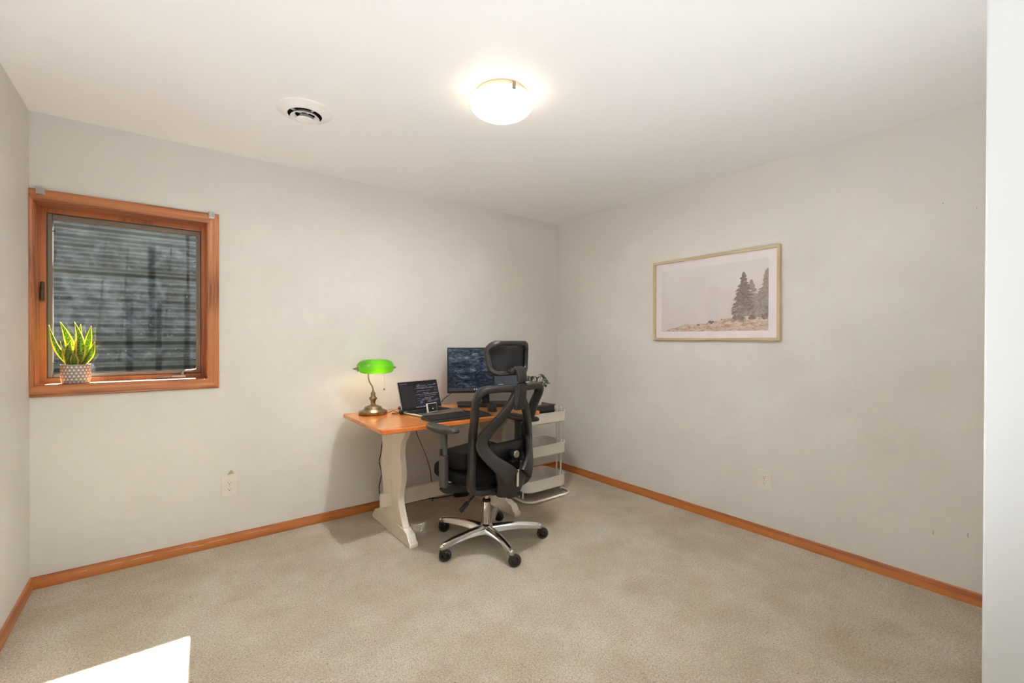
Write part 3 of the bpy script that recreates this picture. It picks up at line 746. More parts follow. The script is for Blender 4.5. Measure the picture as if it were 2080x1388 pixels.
# star base -------------------------------------------------------------------
ARM_A = [332-4, 260-4, 188-4, 116-4, 44-4]
b = MB(); b.lathe([(.0005, .060), (.034, .060), (.040, .075), (.040, .118), (.030, .128), (.0005, .128)], 32, cap=False); b.build('base_hub', M['chrome'], ch, smooth=40)
for a in ARM_A:
    q = Matrix.Rotation(R(a), 3, 'Z')
    pts = [q @ Vector(p) for p in ((.025, 0, .094), (.09, 0, .101), (.17, 0, .104), (.25, 0, .101), (.32, 0, .093), (.345, 0, .086))]
    pts = spline(pts, 4); n = len(pts)
    sec = [(-1, -.75), (-.8, .1), (-.45, .75), (0, .9), (.45, .75), (.8, .1), (1, -.75), (0, -.85)]
    rs = [.031 - .013*(k/(n-1)) for k in range(n)]
    b = MB(); b.tube(pts, rs, section=sec)
    e_ = q @ Vector((.345, 0, 0)); b.lathe([(.0005, .068), (.014, .068), (.0165, .074), (.016, .094), (.010, .101), (.0005, .102)], 16, e_)
    b.build('base_leg', M['chrome'], ch, smooth=45)
    # caster: fork swivelled, one round wheel
    sw = {332-4: -34, 260-4: -28, 188-4: -30, 116-4: -36, 44-4: -60}[a]
    c = q @ Vector((.345, 0, 0)); qs = Matrix.Rotation(R(sw), 3, 'Z')
    def L(p): return c + qs @ Vector(p)
    b = MB(); b.lathe([(.0005, .071), (.0115, .071), (.0115, .060), (.0005, .060)], 14, c, cap=False)
    for sx in (-1, 1):
        vs = [L((x, sx*.0165, z)) for x, z in ((-.014, .070), (.014, .070), (.024, .052), (.026, .030), (.014, .028), (.004, .040), (-.012, .056))]
        vs2 = [v + qs @ Vector((0, sx*-.003, 0)) for v in vs]; N = len(vs)
        b.add(vs+vs2, [tuple(range(N)), tuple(reversed(range(N, 2*N)))] + [(i, (i+1) % N, N+(i+1) % N, N+i) for i in range(N)])
    b.box(L((.0, 0, .064)), (.030, .034, .012), rot=qs, bev=.003)
    cs = b.build('caster', M['black'], ch, smooth=40)
    b = MB(); wc = L((.018, 0, .0375))
    b.lathe([(.0005, -.011), (.026, -.011), (.033, -.009), (.0370, -.003), (.0370, .003), (.033, .009), (.026, .011), (.0005, .011)], 28, wc, 'y', cap=False, rot=None)
    # turn the wheel with the fork
    b.v = [tuple(wc + qs @ (Vector(v)-wc)) for v in b.v]
    b.build('wheel', M['rubber'], cs, smooth=40)
    b = MB(); b.lathe([(.0005, -.0155), (.005, -.0155), (.022, -.0125), (.0235, -.0105)], 20, wc, 'y', cap=False); b.lathe([(.0235, .0105), (.022, .0125), (.005, .0155), (.0005, .0155)], 20, wc, 'y', cap=False)
    b.v = [tuple(wc + qs @ (Vector(v)-wc)) for v in b.v]; b.build('wheel_hub', M['blackgloss'], cs, smooth=50)
b = MB(); b.lathe([(.0005, .12), (.0245, .12), (.0245, .268), (.0225, .274), (.0005, .274)], 28, cap=False); b.build('gas_cylinder', M['chrome'], ch, smooth=40)
b = MB(); b.lathe([(.0265, .264), (.0265, .278), (.018, .282), (.0005, .282)], 28, cap=False); b.build('cylinder_collar', M['black'], ch, smooth=40)
b = MB(); b.lathe([(.0135, .276), (.0135, .37)], 20); b.build('piston', M['chrome'], ch, smooth=40)
b = MB(); b.rbox((0, -.02, .375), (.15, .26, .055), .03, 'z', 5, edge=.006); b.lathe([(.028, .33), (.034, .352)], 20); b.build('tilt_mechanism', M['black'], ch, smooth=40)
b = MB(); b.tube(spline([(-.03, .01, .352), (-.055, .025, .325), (-.085, .042, .290), (-.105, .054, .265)], 5), .0075, 8); b.build('tilt_lever', M['grey'], ch, smooth=50)
rq = (Vector((-.150, .076, .212)) - Vector((-.105, .054, .265))).to_track_quat('Y', 'Z').to_matrix()
b = MB(); b.rbox(Vector((-.127, .065, .239)), (.040, .070, .020), .008, 'z', 4, rot=rq, edge=.003); b.build('lever_paddle', M['grey'], ch, smooth=40)
# seat -------------------------------------------------------------------------
def cushion(c, d, ex=4.5, n=40, dome=.012, rim=.5):
    """soft slab: superellipse outline, rounded rim, slightly domed top"""
    ring = []
    for k in range(n):
        a = 2*math.pi*k/n; q_ = (abs(math.cos(a))**ex + abs(math.sin(a))**ex)**(-1/ex); ring.append((q_*math.cos(a)*d[0]/2, q_*math.sin(a)*d[1]/2))
    h = d[2]/2; rr = h*rim*2; lv = []
    for k in range(6): a = -math.pi/2 + math.pi/2*k/5; lv.append((-h+rr/2+rr/2*math.sin(a), rr/2*(1-math.cos(a))))
    for k in range(6): a = math.pi/2*k/5; lv.append((h-rr/2+rr/2*math.sin(a), rr/2*(1-math.cos(a))))
    vs = []
    for (z, ins) in lv:
        for (x, y) in ring: vs.append((c[0]+x*(1-ins/(d[0]/2)), c[1]+y*(1-ins/(d[1]/2)), c[2]+z))
    for (k_, zz) in ((.66, dome*.7), (.33, dome*.95)):
        for (x, y) in ring: vs.append((c[0]+x*k_, c[1]+y*k_, c[2]+h+zz))
    L_ = len(lv)+2; fs = [(l_*n+i, l_*n+(i+1) % n, (l_+1)*n+(i+1) % n, (l_+1)*n+i) for l_ in range(L_-1) for i in range(n)] + [tuple(reversed(range(n))), tuple((L_-1)*n+i for i in range(n))]
    b = MB(); b.add(vs, fs); return b
b = cushion((0, .065, .462), (.52, .49, .066), 3.6); b.build('seat', M['fabric'], ch, smooth=70)
b = MB(); b.rbox((0, .06, .424), (.44, .40, .026), .08, 'z', 8, edge=.008); b.build('seat_pan', M['grey'], ch, smooth=40)
# backrest frame -----------------------------------------------------------------
def yb_(z): return interp([(.38, -.125), (.50, -.140), (.60, -.118), (.72, -.118), (.85, -.170), (1.0, -.232)], z)
def bow(x): return -.050*(1-min(1, abs(x)/.25)**2)
def back_pt(x, z, off=0.0): return Vector((x, yb_(z)+bow(x)+off, z))
outline = []
hw = [(.395, .15), (.42, .205), (.48, .232), (.60, .212), (.72, .208), (.86, .230), (.945, .244)]
rightside = [(interp(hw, z), z) for z in (.40, .425, .46, .50, .56, .62, .68, .74, .80, .86, .91, .945)]
top_arc = [(.238, .976), (.220, .994), (.19, 1.002), (.12, 1.003), (.04, 1.000)]
bot = [(.06, .392), (.13, .392), (.175, .395)]
halfp = bot + [(.205, .405), (.224, .43)] + rightside[3:] + top_arc
loop = [(x, z) for x, z in halfp] + [(-x, z) for x, z in reversed(halfp)]
sp2 = spline([(x, z, 0) for x, z in loop], 3, closed=True)
path3 = [back_pt(p.x, p.y) for p in sp2]
secf = [(.9*x/.022, y/.022) for x, y in rrect(.042, .056, .014, 3)]
b = MB()
N = len(path3); vs = []; n = len(secf)
cen = Vector((0, -.17, .69))
for k, p in enumerate(path3):
    t = (path3[(k+1) % N] - path3[k-1]).normalized(); inw = (Vector((0, p.y, .69)) - p); inw -= t*inw.dot(t); inw.normalize(); bk = t.cross(inw).normalized()
    if bk.y > 0: bk = -bk
    for (x, y) in secf: vs.append(p + inw*x*.022 + bk*y*.022)
fs = []
for k in range(N):
    for i in range(n): fs.append((k*n+i, k*n+(i+1) % n, ((k+1) % N)*n+(i+1) % n, ((k+1) % N)*n+i))
b.add(vs, fs); b.build('back_frame', M['grey'], ch, smooth=50)
def meshfn(u, v):
    z = .40 + .585*v; w_ = interp(hw, z) if z < .93 else .247-.03*max(0, (z-.95)/.035)
    return back_pt((u*2-1)*(w_-.004), z, .004)
b = MB(); b.grid(meshfn, 16, 24); b.build('back_mesh', M['mesh'], ch, smooth=80)
# spine: closed teardrop loop running into the tail --------------------------------
arm = [(.022, -.292, .965), (.056, -.284, .905), (.106, -.256, .830), (.160, -.212, .752), (.184, -.190, .695), (.176, -.200, .645), (.140, -.244, .585), (.088, -.288, .535), (.055, -.302, .495)]
for s_ in (-1, 1):
    pp = spline([(s_*x, y, z) for x, y, z in arm], 5); N = len(pp); vs = []
    sec = rrect(.066, .032, .011, 3); n = len(sec)
    for k, p in enumerate(pp):
        t = (pp[min(k+1, N-1)] - pp[max(k-1, 0)]).normalized()
        nb = Vector((s_*.55*min(1, abs(p.x)/.19), -1, 0)); nb -= t*nb.dot(t); nb.normalize(); sd = t.cross(nb)
        wsc = .62 + .5*min(1, k/(N*.55)) + (.55*max(0, k/N-.7)/.3)
        for (x, y) in sec: vs.append(p + sd*x*wsc + nb*y)
    fs = [(k*n+i, k*n+(i+1) % n, (k+1)*n+(i+1) % n, (k+1)*n+i) for k in range(N-1) for i in range(n)] + [tuple(range(n)), tuple(range((N-1)*n, N*n))]
    b = MB(); b.add(vs, fs); b.build('spine_arm', M['grey'], ch, smooth=50)
tail = [(.600, .150, -.258), (.565, .136, -.280), (.52, .124, -.296), (.46, .112, -.300), (.41, .100, -.288), (.372, .086, -.268), (.352, .074, -.250)]
nn = 13; vs = []
for (z, w_, y) in tail:
    for i in range(nn):
        u = i/(nn-1)*2-1; vs.append((u*w_, y + .055*abs(u)**2.2, z))
rows = len(tail)
vs2 = []
for (z, w_, y) in tail:
    for i in range(nn):
        u = i/(nn-1)*2-1; vs2.append((u*w_*.93, y + .030 + .055*abs(u)**2.2, z+.004))
notch = lambda r_, i: r_ == 0 and 3 <= i <= 8
# open U at the top: drop the centre quads of the first rows
fs = []; off = rows*nn
skip = {(0, i) for i in range(2, 10)} | {(1, i) for i in range(4, 8)}
quads = [(r_, i) for r_ in range(rows-1) for i in range(nn-1) if (r_, i) not in skip]
qset = set(quads)
for (r_, i) in quads:
    a = r_*nn+i; f = (a, a+1, a+nn+1, a+nn); fs.append(f); fs.append(tuple(off+j for j in reversed(f)))
    for (dr, di, e0, e1) in ((-1, 0, a, a+1), (1, 0, a+nn+1, a+nn), (0, -1, a+nn, a), (0, 1, a+1, a+nn+1)):
        if (r_+dr, i+di) not in qset: fs.append((e0, e1, off+e1, off+e0))
b = MB(); b.add(vs+vs2, fs); b.build('spine_tail', M['grey'], ch, smooth=60, subd=1)
b = MB(); b.box((0, -.17, .372), (.10, .20, .034), bev=.012); b.build('spine_bracket', M['grey'], ch)
b = MB(); b.box((-.010, -.3035, .482), (.013, .008, .098), bev=.002, rot=Matrix.Rotation(R(1), 3, 'X')); o = b.build('logo_strip', M['white_plastic'], ch); o['label'] = 'thin silver strip on the lower spine'
# lumbar pad with its adjusting knob -------------------------------------------------
def lum(u, v):
    x = (u*2-1)*.135; return Vector((x, yb_(.62)-.075+.36*x*x*1.2-.012*math.sin(math.pi*v)+.0, .555+.120*v+.02*x))
b = MB(); b.grid(lum, 14, 6); b.build('lumbar_pad', M['black'], ch, smooth=60, solid=.016)
b = MB(); b.lathe([(.0005, 0), (.022, 0), (.025, .006), (.025, .038), (.022, .042), (.0005, .042)], 22, (.018, -.262, .606), 'y', cap=False); b.build('lumbar_knob', M['grey'], ch, smooth=40)
b = MB(); b.lathe([(.0005, -.003), (.019, -.003), (.022, 0), (.0005, .001)], 22, (.018, -.262, .606), 'y', cap=False); o = b.build('knob_cap', M['silver'], ch, smooth=40); o['label'] = 'silver knob cap'
b = MB(); b.box((.018, -.222, .606), (.03, .05, .03), bev=.006); b.box((.018, -.235, .562), (.05, .03, .018), bev=.005); b.build('knob_bracket', M['grey'], ch)
# headrest --------------------------------------------------------------------------
b = MB(); b.tube(spline([(0, -.300, .88), (0, -.318, .95), (0, -.326, 1.02), (0, -.324, 1.07), (0, -.312, 1.10), (0, -.288, 1.118)], 5), 1.0, section=rrect(.066, .026, .007, 3)); b.build('headrest_post', M['grey'], ch, smooth=50)
b = MB(); b.rbox((0, -.296, .955), (.080, .052, .105), .012, 'z', 4, edge=.004); b.build('post_sleeve', M['grey'], ch, smooth=40)
def head_pt(x, z, off=0): z -= .018; return Vector((x, -.268 + .085*(abs(x)/.16)**2 + .10*(1.19-z)*0 - .10*(z-1.19)*.4 + off, z))
hl = rrect(.305, .170, .052, 6)
hpts = []
for (x, z) in hl:
    ztop = 1.190 + z + (.006*math.cos(x*8) if z > 0 else 0); k = 1.0 if z > 0 else .93
    hpts.append((x*k, ztop))
P3 = [head_pt(x, z) for x, z in hpts]; N = len(P3); vs = []; sec = rrect(.030, .036, .010, 3); n = len(sec)
for k, p in enumerate(P3):
    t = (P3[(k+1) % N]-P3[k-1]).normalized(); inw = Vector((0, p.y, 1.19)) - p; inw -= t*inw.dot(t); inw.normalize(); bk = t.cross(inw).normalized()
    if bk.y > 0: bk = -bk
    for (x, y) in sec: vs.append(p + inw*x + bk*y)
b = MB(); b.add(vs, [(k*n+i, k*n+(i+1) % n, ((k+1) % N)*n+(i+1) % n, ((k+1) % N)*n+i) for k in range(N) for i in range(n)]); b.build('headrest_frame', M['grey'], ch, smooth=50)
b = MB(); b.grid(lambda u, v: head_pt((u*2-1)*.140, 1.112+.156*v, .012), 14, 8); b.build('headrest_mesh', M['mesh_dense'], ch, smooth=80)
b = MB(); b.rbox((0, -.282, 1.104), (.12, .034, .034), .012, 'y', 4, edge=.003); b.lathe([(.006, -.306), (.006, -.300)], 12, (-.035, 0, 1.104), 'y'); b.build('headrest_clamp', M['grey'], ch, smooth=40)
# armrests ----------------------------------------------------------------------------
for s_ in (-1, 1):
    X = -.312 if s_ < 0 else .276
    ring = []
    for k in range(28):
        a = 2*math.pi*k/28; c_, s2 = math.cos(a), math.sin(a)
        ring.append((.046*math.copysign(abs(c_)**.75, c_)*(1-.12*s2), .155*math.copysign(abs(s2)**.8, s2)))
    vs = []; lv = [(.0, .86), (.004, .97), (.014, 1.0), (.024, .96), (.031, .82)]
    for (z, k) in lv:
        for (x, y) in ring: vs.append((X+(-.018 if s_ < 0 else 0)+x*k, (.004 if s_ < 0 else -.024)+y*k, .745+z + .010*(y/.155)**2*(1 if y < 0 else .4)))
    n = len(ring); fs = [(l_*n+i, l_*n+(i+1) % n, (l_+1)*n+(i+1) % n, (l_+1)*n+i) for l_ in range(len(lv)-1) for i in range(n)] + [tuple(reversed(range(n))), tuple((len(lv)-1)*n+i for i in range(n))]
    b = MB(); b.add(vs, fs); b.build('arm_pad', M['grey'], ch, smooth=50)
    b = MB(); b.rbox((X, .010, .660), (.024, .054, .18), .008, 'z', 3); ps = b.build('arm_post', M['greyarm'], ch, smooth=40)
    b = MB(); b.rbox((X, .010, .512), (.034, .064, .19), .010, 'z', 3, edge=.003); b.build('arm_sleeve', M['greyarm'], ch, smooth=40)
    b = MB(); b.rbox((X+s_*.016, .016, .622), (.010, .018, .040), .006, 'x', 4, edge=.002); b.build('height_button', M['black'], ps, smooth=40)
    b = MB(); b.tube(spline([(X, .010, .425), (X*.93, .010, .405), (X*.7, .010, .396), (X*.3, .01, .392)], 4), 1.0, section=rrect(.026, .062, .008, 3), upv=(0, 0, 1)); b.build('arm_bracket', M['grey'], ch, smooth=40)

# cushion lying on the seat
cu = cushion((0, 0, .054), (.40, .24, .106), 4.5)
cu.v = [(x, y, z+.012*math.sin(x*22+1)*math.cos(y*15)) for x, y, z in cu.v]
cus = empty('seat_cushion', (-1.575, -.950, .509), R(6), 'black folded cushion lying on the office chair seat', 'cushion')
cu.build('cover', M['fabric'], cus, smooth=70)
b = MB(); b.tube([(.178*math.cos(a)*(1 if abs(math.cos(a)) < .8 else .98), .122*math.sin(a), .056) for a in [2*math.pi*k/40 for k in range(40)]], .004, 6, closed=True); b.build('zip_seam', M['black'], cus, smooth=60)

# ================================================================== ROLLING CART
CX, CYc = -.665, -.460
ct = empty('storage_cart', (CX, CYc, 0), 0, 'white three tier metal storage cart beside the desk in the corner', 'cart')
TW, TD = .435, .300
def tray(z0, z1):
    b = MB(); r0, r1 = rrect(TW, TD, .065, 8), rrect(TW-.006, TD-.006, .062, 8); rl = rrect(TW+.010, TD+.010, .07, 8); rb = rrect(TW-.03, TD-.03, .055, 8)
    rings = [(rb, z0), (r0, z0+.012), (r0, z1-.006), (rl, z1-.006), (rl, z1), (r1, z1), (r1, z0+.014), (rrect(TW-.04, TD-.04, .05, 8), z0+.004)]
    n = len(r0); vs = [(x, y, z) for ring, z in rings for x, y in ring]
    fs = [(k*n+i, k*n+(i+1) % n, (k+1)*n+(i+1) % n, (k+1)*n+i) for k in range(len(rings)-1) for i in range(n)]
    fs += [tuple(reversed(range(n))), tuple((len(rings)-1)*n+i for i in range(n))]
    b.add(vs, fs); return b.build('tray', M['white_metal'], ct, smooth=35)
tray(.066, .165); tray(.338, .435); tray(.600, .692)
for sx in (-1, 1):
    for dy in (-.075, -.025):
        b = MB(); b.tube([(sx*(TW/2-.012), dy+.0, .018), (sx*(TW/2-.012), dy, .708)], .0075, 10); b.lathe([(.011, .700), (.011, .708), (.006, .714), (.0005, .715)], 12, (sx*(TW/2-.012), dy, 0), cap=False); b.build('post', M['white_metal'], ct, smooth=40)
b = MB(); fl = rrect(TW+.05, TD+.05, .085, 8); b.tube([(x, y-.01, .012) for x, y in fl], .010, 10, closed=True); b.build('floor_frame', M['white_metal'], ct, smooth=60)

bx = empty('black_box', (-.690, -.510, .607), 0, 'black lidded box standing in the top tray of the white cart', 'box')
b = MB(); b.box((0, 0, .068), (.225, .150, .136), bev=.003); b.build('body', M['black'], bx)
b = MB(); b.box((0, 0, .1405), (.240, .164, .007), bev=.002); b.build('lid', plain('brown_black_lid', (58, 50, 44), .5), bx)
b = MB(); b.box((0, 0, .096), (.232, .157, .006), bev=.001); b.build('lower_lip', M['black'], bx)

# small potted plant on the black box
PP = (-.705, -.515, .7512)
pt = empty('potted_plant', PP, 0, 'small dark green leafy plant in a white pot on the black box', 'plant')
b = MB(); b.lathe([(.0005, 0), (.030, 0), (.033, .004), (.040, .080), (.0385, .082), (.034, .078), (.033, .07), (.0005, .07)], 32, cap=False); b.build('pot', M['ceramic'], pt, smooth=40)
b = MB(); b.lathe([(.041, .078), (.043, .080), (.043, .086), (.040, .087), (.036, .084)], 32, cap=False); b.build('pot_rim', M['black'], pt, smooth=40)
b = MB(); b.lathe([(.0005, .0725), (.0345, .0725)], 24, cap=False); b.build('soil', M['soil'], pt)
lm = plain('dark_green_leaf', (70, 84, 58), .35, var=.25)
rl_ = random.Random(11)
dirs = [(-.082, .01, .205), (-.055, -.02, .228), (-.03, .02, .222), (.0, -.02, .222), (.03, .015, .238), (.055, -.015, .198), (.068, .01, .175), (.05, .02, .222), (.02, -.03, .185), (.045, -.03, .160), (-.03, -.03, .19), (-.06, .02, .19), (.0, .04, .19)]
for (dx, dy, dz) in dirs:
    wx_, wy_ = dx*.79 + dy*.6, -dx*.6 + dy*.79         # spread across the view as seen
    tipv = Vector((wx_, wy_, dz)); basev = Vector((wx_*.15, wy_*.15, .075))
    b = MB(); midv = basev.lerp(tipv, .55) + Vector((0, 0, .018)); b.tube(spline([basev, midv, tipv], 4), .0017, 5); st = b.build('stem', lm, pt, smooth=60)
    out = Vector((wx_-.02, wy_-.035, rl_.uniform(-.03, .035))).normalized(); sd = out.cross(Vector((0, 0, 1))).normalized(); upn = sd.cross(out)
    LN, WD = rl_.uniform(.050, .066), rl_.uniform(.042, .054); vs = []; fs = []
    for k in range(8):
        t = k/7; wd = WD*math.sin(math.pi*(t*.92+.04))**.8
        for j in range(5):
            u = j/4-.5; vs.append(tipv + out*(t-.35)*LN + sd*u*wd + upn*(abs(u)*wd*.35 - .010*(t-.4)**2*4))
    for k in range(7):
        for j in range(4): fs.append((k*5+j, k*5+j+1, (k+1)*5+j+1, (k+1)*5+j))
    b = MB(); b.add(vs, fs); b.build('leaf', lm, pt, smooth=80, solid=.0012)

# ================================================================== THINGS ON THE DESK
# monitor ------------------------------------------------------------------------
MY = R(-28.6)
mo = empty('monitor', (-1.115, -.375, DT+.0005), MY, 'black widescreen monitor showing dark ocean waves on the desk', 'monitor')
b = MB(); b.box((0, .016, .283), (.612, .030, .357), bev=.004); b.build('housing', M['black'], mo)
def wave_mat():
    t = NT('screen_ocean'); v = t.coords(scale=(1, 1, 3.0)); n1 = t.noise(v, 13, 6, .66, 1.6); n2 = t.noise(v, 4, 3, .5, .8)
    tc = t.n('TexCoord'); sx = t.n('SeparateXYZ'); t.l(tc.outputs['Object'], sx.inputs[0])
    f = t.math('ADD', t.math('MULTIPLY', n1, .75), t.math('MULTIPLY', n2, .25))
    f = t.math('ADD', f, t.math('MULTIPLY', t.math('SUBTRACT', sx.outputs[2], .27), .35))
    c = t.ramp(f, [(.38, lin((22, 24, 32))), (.5, lin((54, 62, 76))), (.60, lin((100, 112, 128))), (.70, lin((160, 170, 184)))])
    em = t.n('Emission'); t.l(c, em.inputs[0]); em.inputs[1].default_value = .62*SCREEN_E
    t.setp(Base_Color=lin((5, 5, 6)), Roughness=.18, Specular_IOR_Level=.25); ad = t.n('AddShader'); t.l(em.outputs[0], ad.inputs[0]); t.l(t.b.outputs[0], ad.inputs[1]); t.l(ad.outputs[0], t.out.inputs[0]); return t.m
def screen_flat(name, rgb, e=1.0):
    t = NT(name); em = t.n('Emission'); em.inputs[0].default_value = lin(rgb); em.inputs[1].default_value = e*SCREEN_E
    t.setp(Base_Color=lin((5, 5, 6)), Roughness=.18, Specular_IOR_Level=.25); ad = t.n('AddShader'); t.l(em.outputs[0], ad.inputs[0]); t.l(t.b.outputs[0], ad.inputs[1]); t.l(ad.outputs[0], t.out.inputs[0]); return t.m
sm_ = [wave_mat(), screen_flat('screen_taskbar', (60, 60, 66)), screen_flat('screen_panel', (66, 68, 72)), screen_flat('screen_icon', (190, 190, 205)), screen_flat('screen_dark', (36, 36, 40))]
def quad(b, x0, x1, z0, z1, y, mi): b.add([(x0, y, z0), (x1, y, z0), (x1, y, z1), (x0, y, z1)], [(0, 1, 2, 3)], mi)
b = MB(); quad(b, -.297, .297, .122, .452, .0005, 0); quad(b, -.297, .297, .122, .146, .0001, 1)
quad(b, .065, .297, .175, .43, .0, 2); quad(b, .065, .297, .165, .176, -.0002, 1); quad(b, .095, .135, .169, .172, -.0004, 3); quad(b, .256, .264, .168, .173, -.0004, 3); quad(b, .049, .065, .146, .452, .0002, 4)
for k in range(9):
    x = -.093+k*.017; n = 10; b.add([(x+.0045*math.cos(2*math.pi*i/n), -.0003, .135+.0045*math.sin(2*math.pi*i/n)) for i in range(n)], [tuple(range(n))], 3)
scn = b.build('screen', sm_, mo)
b = MB(); b.tube([(0, .055, .02), (0, .06, .12), (0, .05, .26)], 1.0, section=rrect(.075, .030, .008, 3)); b.build('stand_neck', M['black'], mo, smooth=40)
b = MB(); b.box((0, .040, .26), (.10, .030, .10), bev=.006); b.build('vesa_mount', M['black'], mo)
b = MB(); b.rbox((-.02, .055, .010), (.41, .215, .019), .014, 'z', 5, edge=.003); b.build('stand_base', M['black'], mo, smooth=40)

# laptop ---------------------------------------------------------------------------
la = empty('laptop', (-1.602, -.414, DT+.0005), R(13), 'open silver laptop with a dark code editor on its screen', 'laptop')
b = MB(); b.rbox((0, 0, .0075), (.368, .240, .013), .012, 'z', 5, edge=.002); bs = b.build('base', M['silver'], la, smooth=35)
b = MB(); b.box((0, .040, .0143), (.315, .112, .0012)); b.build('key_well', M['black'], bs)
b = MB()
for r_ in range(6):
    for k in range(14): b.box((-.146+k*.02245, .083-r_*.0185, .0156), (.0190, .0150, .0014))
ky = b.build('keys', M['black'], bs); ky['kind'] = 'stuff'
b = MB(); b.box((0, -.066, .0142), (.11, .068, .0008)); b.build('trackpad', M['nickel'], bs)
tilt = R(-17); LQ = Matrix.Rotation(tilt, 3, 'X'); hin = Vector((0, .116, .013))
def LP(x, y, z): return hin + LQ @ Vector((x, y, z))
b = MB(); b.rbox((0, 0, .108), (.368, .008, .214), .010, 'y', 5, edge=.002); b.v = [tuple(LP(*v)) for v in b.v]; ld = b.build('lid', M['silver'], la, smooth=35)
b = MB(); b.box((0, -.0042, .108), (.360, .0008, .206)); b.v = [tuple(LP(*v)) for v in b.v]; b.build('bezel', M['blackgloss'], ld)
lm_ = [screen_flat('editor_side', (44, 40, 42)), screen_flat('editor_body', (36, 32, 38)), screen_flat('editor_text', (150, 145, 150)), screen_flat('editor_rose', (150, 108, 112)), screen_flat('editor_bar', (28, 27, 30)), screen_flat('editor_blue', (96, 110, 140))]
b = MB(); quad(b, -.155, .155, .014, .203, -.0048, 1); quad(b, -.155, -.045, .026, .190, -.0050, 0); quad(b, -.155, .155, .014, .028, -.0051, 4); quad(b, -.155, .155, .192, .203, -.0051, 4)
rt = random.Random(5)
for r_ in range(19):
    z = .182-r_*.0078; x = -.030+rt.choice((0, .01, .02))
    if r_ in (5, 12): continue
    while x < .145:
        L_ = rt.uniform(.010, .040); 
        if rt.random() < .62: quad(b, x, min(x+L_, .15), z, z+.0024, -.0053, rt.choice((2, 2, 3, 5, 2)))
        x += L_+.006
        if rt.random() < .12: break
quad(b, -.04, .15, .1545, .156, -.0053, 2); quad(b, -.04, .15, .1085, .110, -.0053, 2); quad(b, .130, .145, .178, .183, -.0054, 2)
for k in range(5): quad(b, -.148+k*.012, -.142+k*.012, .194, .199, -.0054, 2)
for k in range(10): quad(b, -.05+k*.0115, -.043+k*.0115, .017, .024, -.0054, rt.choice((2, 5, 2)))
b.v = [tuple(LP(x*1.12, y, z)) for x, y, z in b.v]; b.build('screen', lm_, ld)
b = MB(); b.lathe([(.005, -.14), (.005, .14)], 10, (0, .114, .0145), 'x'); b.build('hinge', M['black'], la)

# small white framed display leaning on the laptop
sd_ = empty('small_display', (-1.640, -.476, DT+.0176), R(14), 'small white framed black device propped upright on the laptop keyboard', 'device')
q = Matrix.Rotation(R(-12), 3, 'X')
b = MB(); b.rbox((0, 0, .032), (.092, .008, .064), .006, 'y', 4, edge=.0015); b.v = [tuple(q @ Vector(v)) for v in b.v]; b.build('case', M['white_plastic'], sd_, smooth=35)
b = MB(); b.rbox((.003, -.0046, .032), (.078, .0012, .054), .004, 'y', 4); b.v = [tuple(q @ Vector(v)) for v in b.v]; b.build('face', M['blackgloss'], sd_)
b = MB(); b.lathe([(.0045, -.0062), (.0045, -.005)], 14, (.004, 0, .024), 'y'); b.v = [tuple(q @ Vector(v)) for v in b.v]; b.build('button', M['white_plastic'], sd_)

# keyboard ----------------------------------------------------------------------------
kb = empty('keyboard', (-1.566, -.690, DT+.0005), R(1.5), 'black full size keyboard at the front edge of the desk', 'keyboard')
b = MB(); b.prism([(-.082, 0), (.082, 0), (.082, .022), (-.078, .011), (-.082, .006)], -.228, .228, 'x'); b.build('body', M['black'], kb, bevel=.003)
b = MB(); q = Matrix.Rotation(math.atan2(.011, .160), 3, 'X')
for r_ in range(6):
    for k in range(22):
        if k in (15, 18): continue
        y = .066-r_*.0235; b.box((-.213+k*.0203, y, .0225+(y-.066)*.0688), (.0165, .0185, .006), rot=q)
ky = b.build('keys', M['grey'], kb); ky['kind'] = 'stuff'

# mouse
ms = empty('computer_mouse', (-1.215, -.600, DT+.0005), R(-30), 'tall rounded black mouse beside the right end of the keyboard', 'mouse')
b = MB()
def mf(u, v):
    a = 2*math.pi*u; ph = math.pi/2*v; r_ = math.cos(ph)**.7
    return Vector((.036*r_*math.cos(a)-.008*math.sin(ph), .055*r_*math.sin(a)*(1+.1*math.cos(a)), .062*math.sin(ph)**.9))
b.grid(mf, 24, 8); b.build('shell', M['black'], ms, smooth=70)
b = MB(); b.tube([(.004, .030, .044), (.004, .038, .036)], .005, 8); b.build('scroll_wheel', M['grey'], ms, smooth=40)

# round gadget and dark case left of the laptop
bg_ = empty('round_gadget', (-1.815, -.345, DT+.0005), 0, 'small black ball shaped gadget left of the laptop', 'gadget')
b = MB(); b.lathe([(.0005, .0), (.009, .0), (.0145, .006), (.0165, .016), (.0145, .026), (.009, .032), (.0005, .034)], 20, cap=False); b.build('body', M['black'], bg_, smooth=50)
b = MB(); b.lathe([(.0168, .014), (.0172, .016), (.0168, .018)], 20, cap=False); b.build('band', M['grey'], bg_)
wc_ = empty('leather_case', (-1.712, -.175, DT+.0005), R(8), 'dark reddish brown case lying behind the laptop', 'case')
b = MB(); b.rbox((0, 0, .015), (.085, .060, .028), .014, 'z', 5, edge=.007); b.build('body', plain('oxblood_leather', (66, 40, 34), .5, bump=.3, bscale=150), wc_, smooth=40)
b = MB(); b.rbox((0, 0, .015), (.087, .062, .003), .015, 'z', 5); b.build('zip', M['black'], wc_)

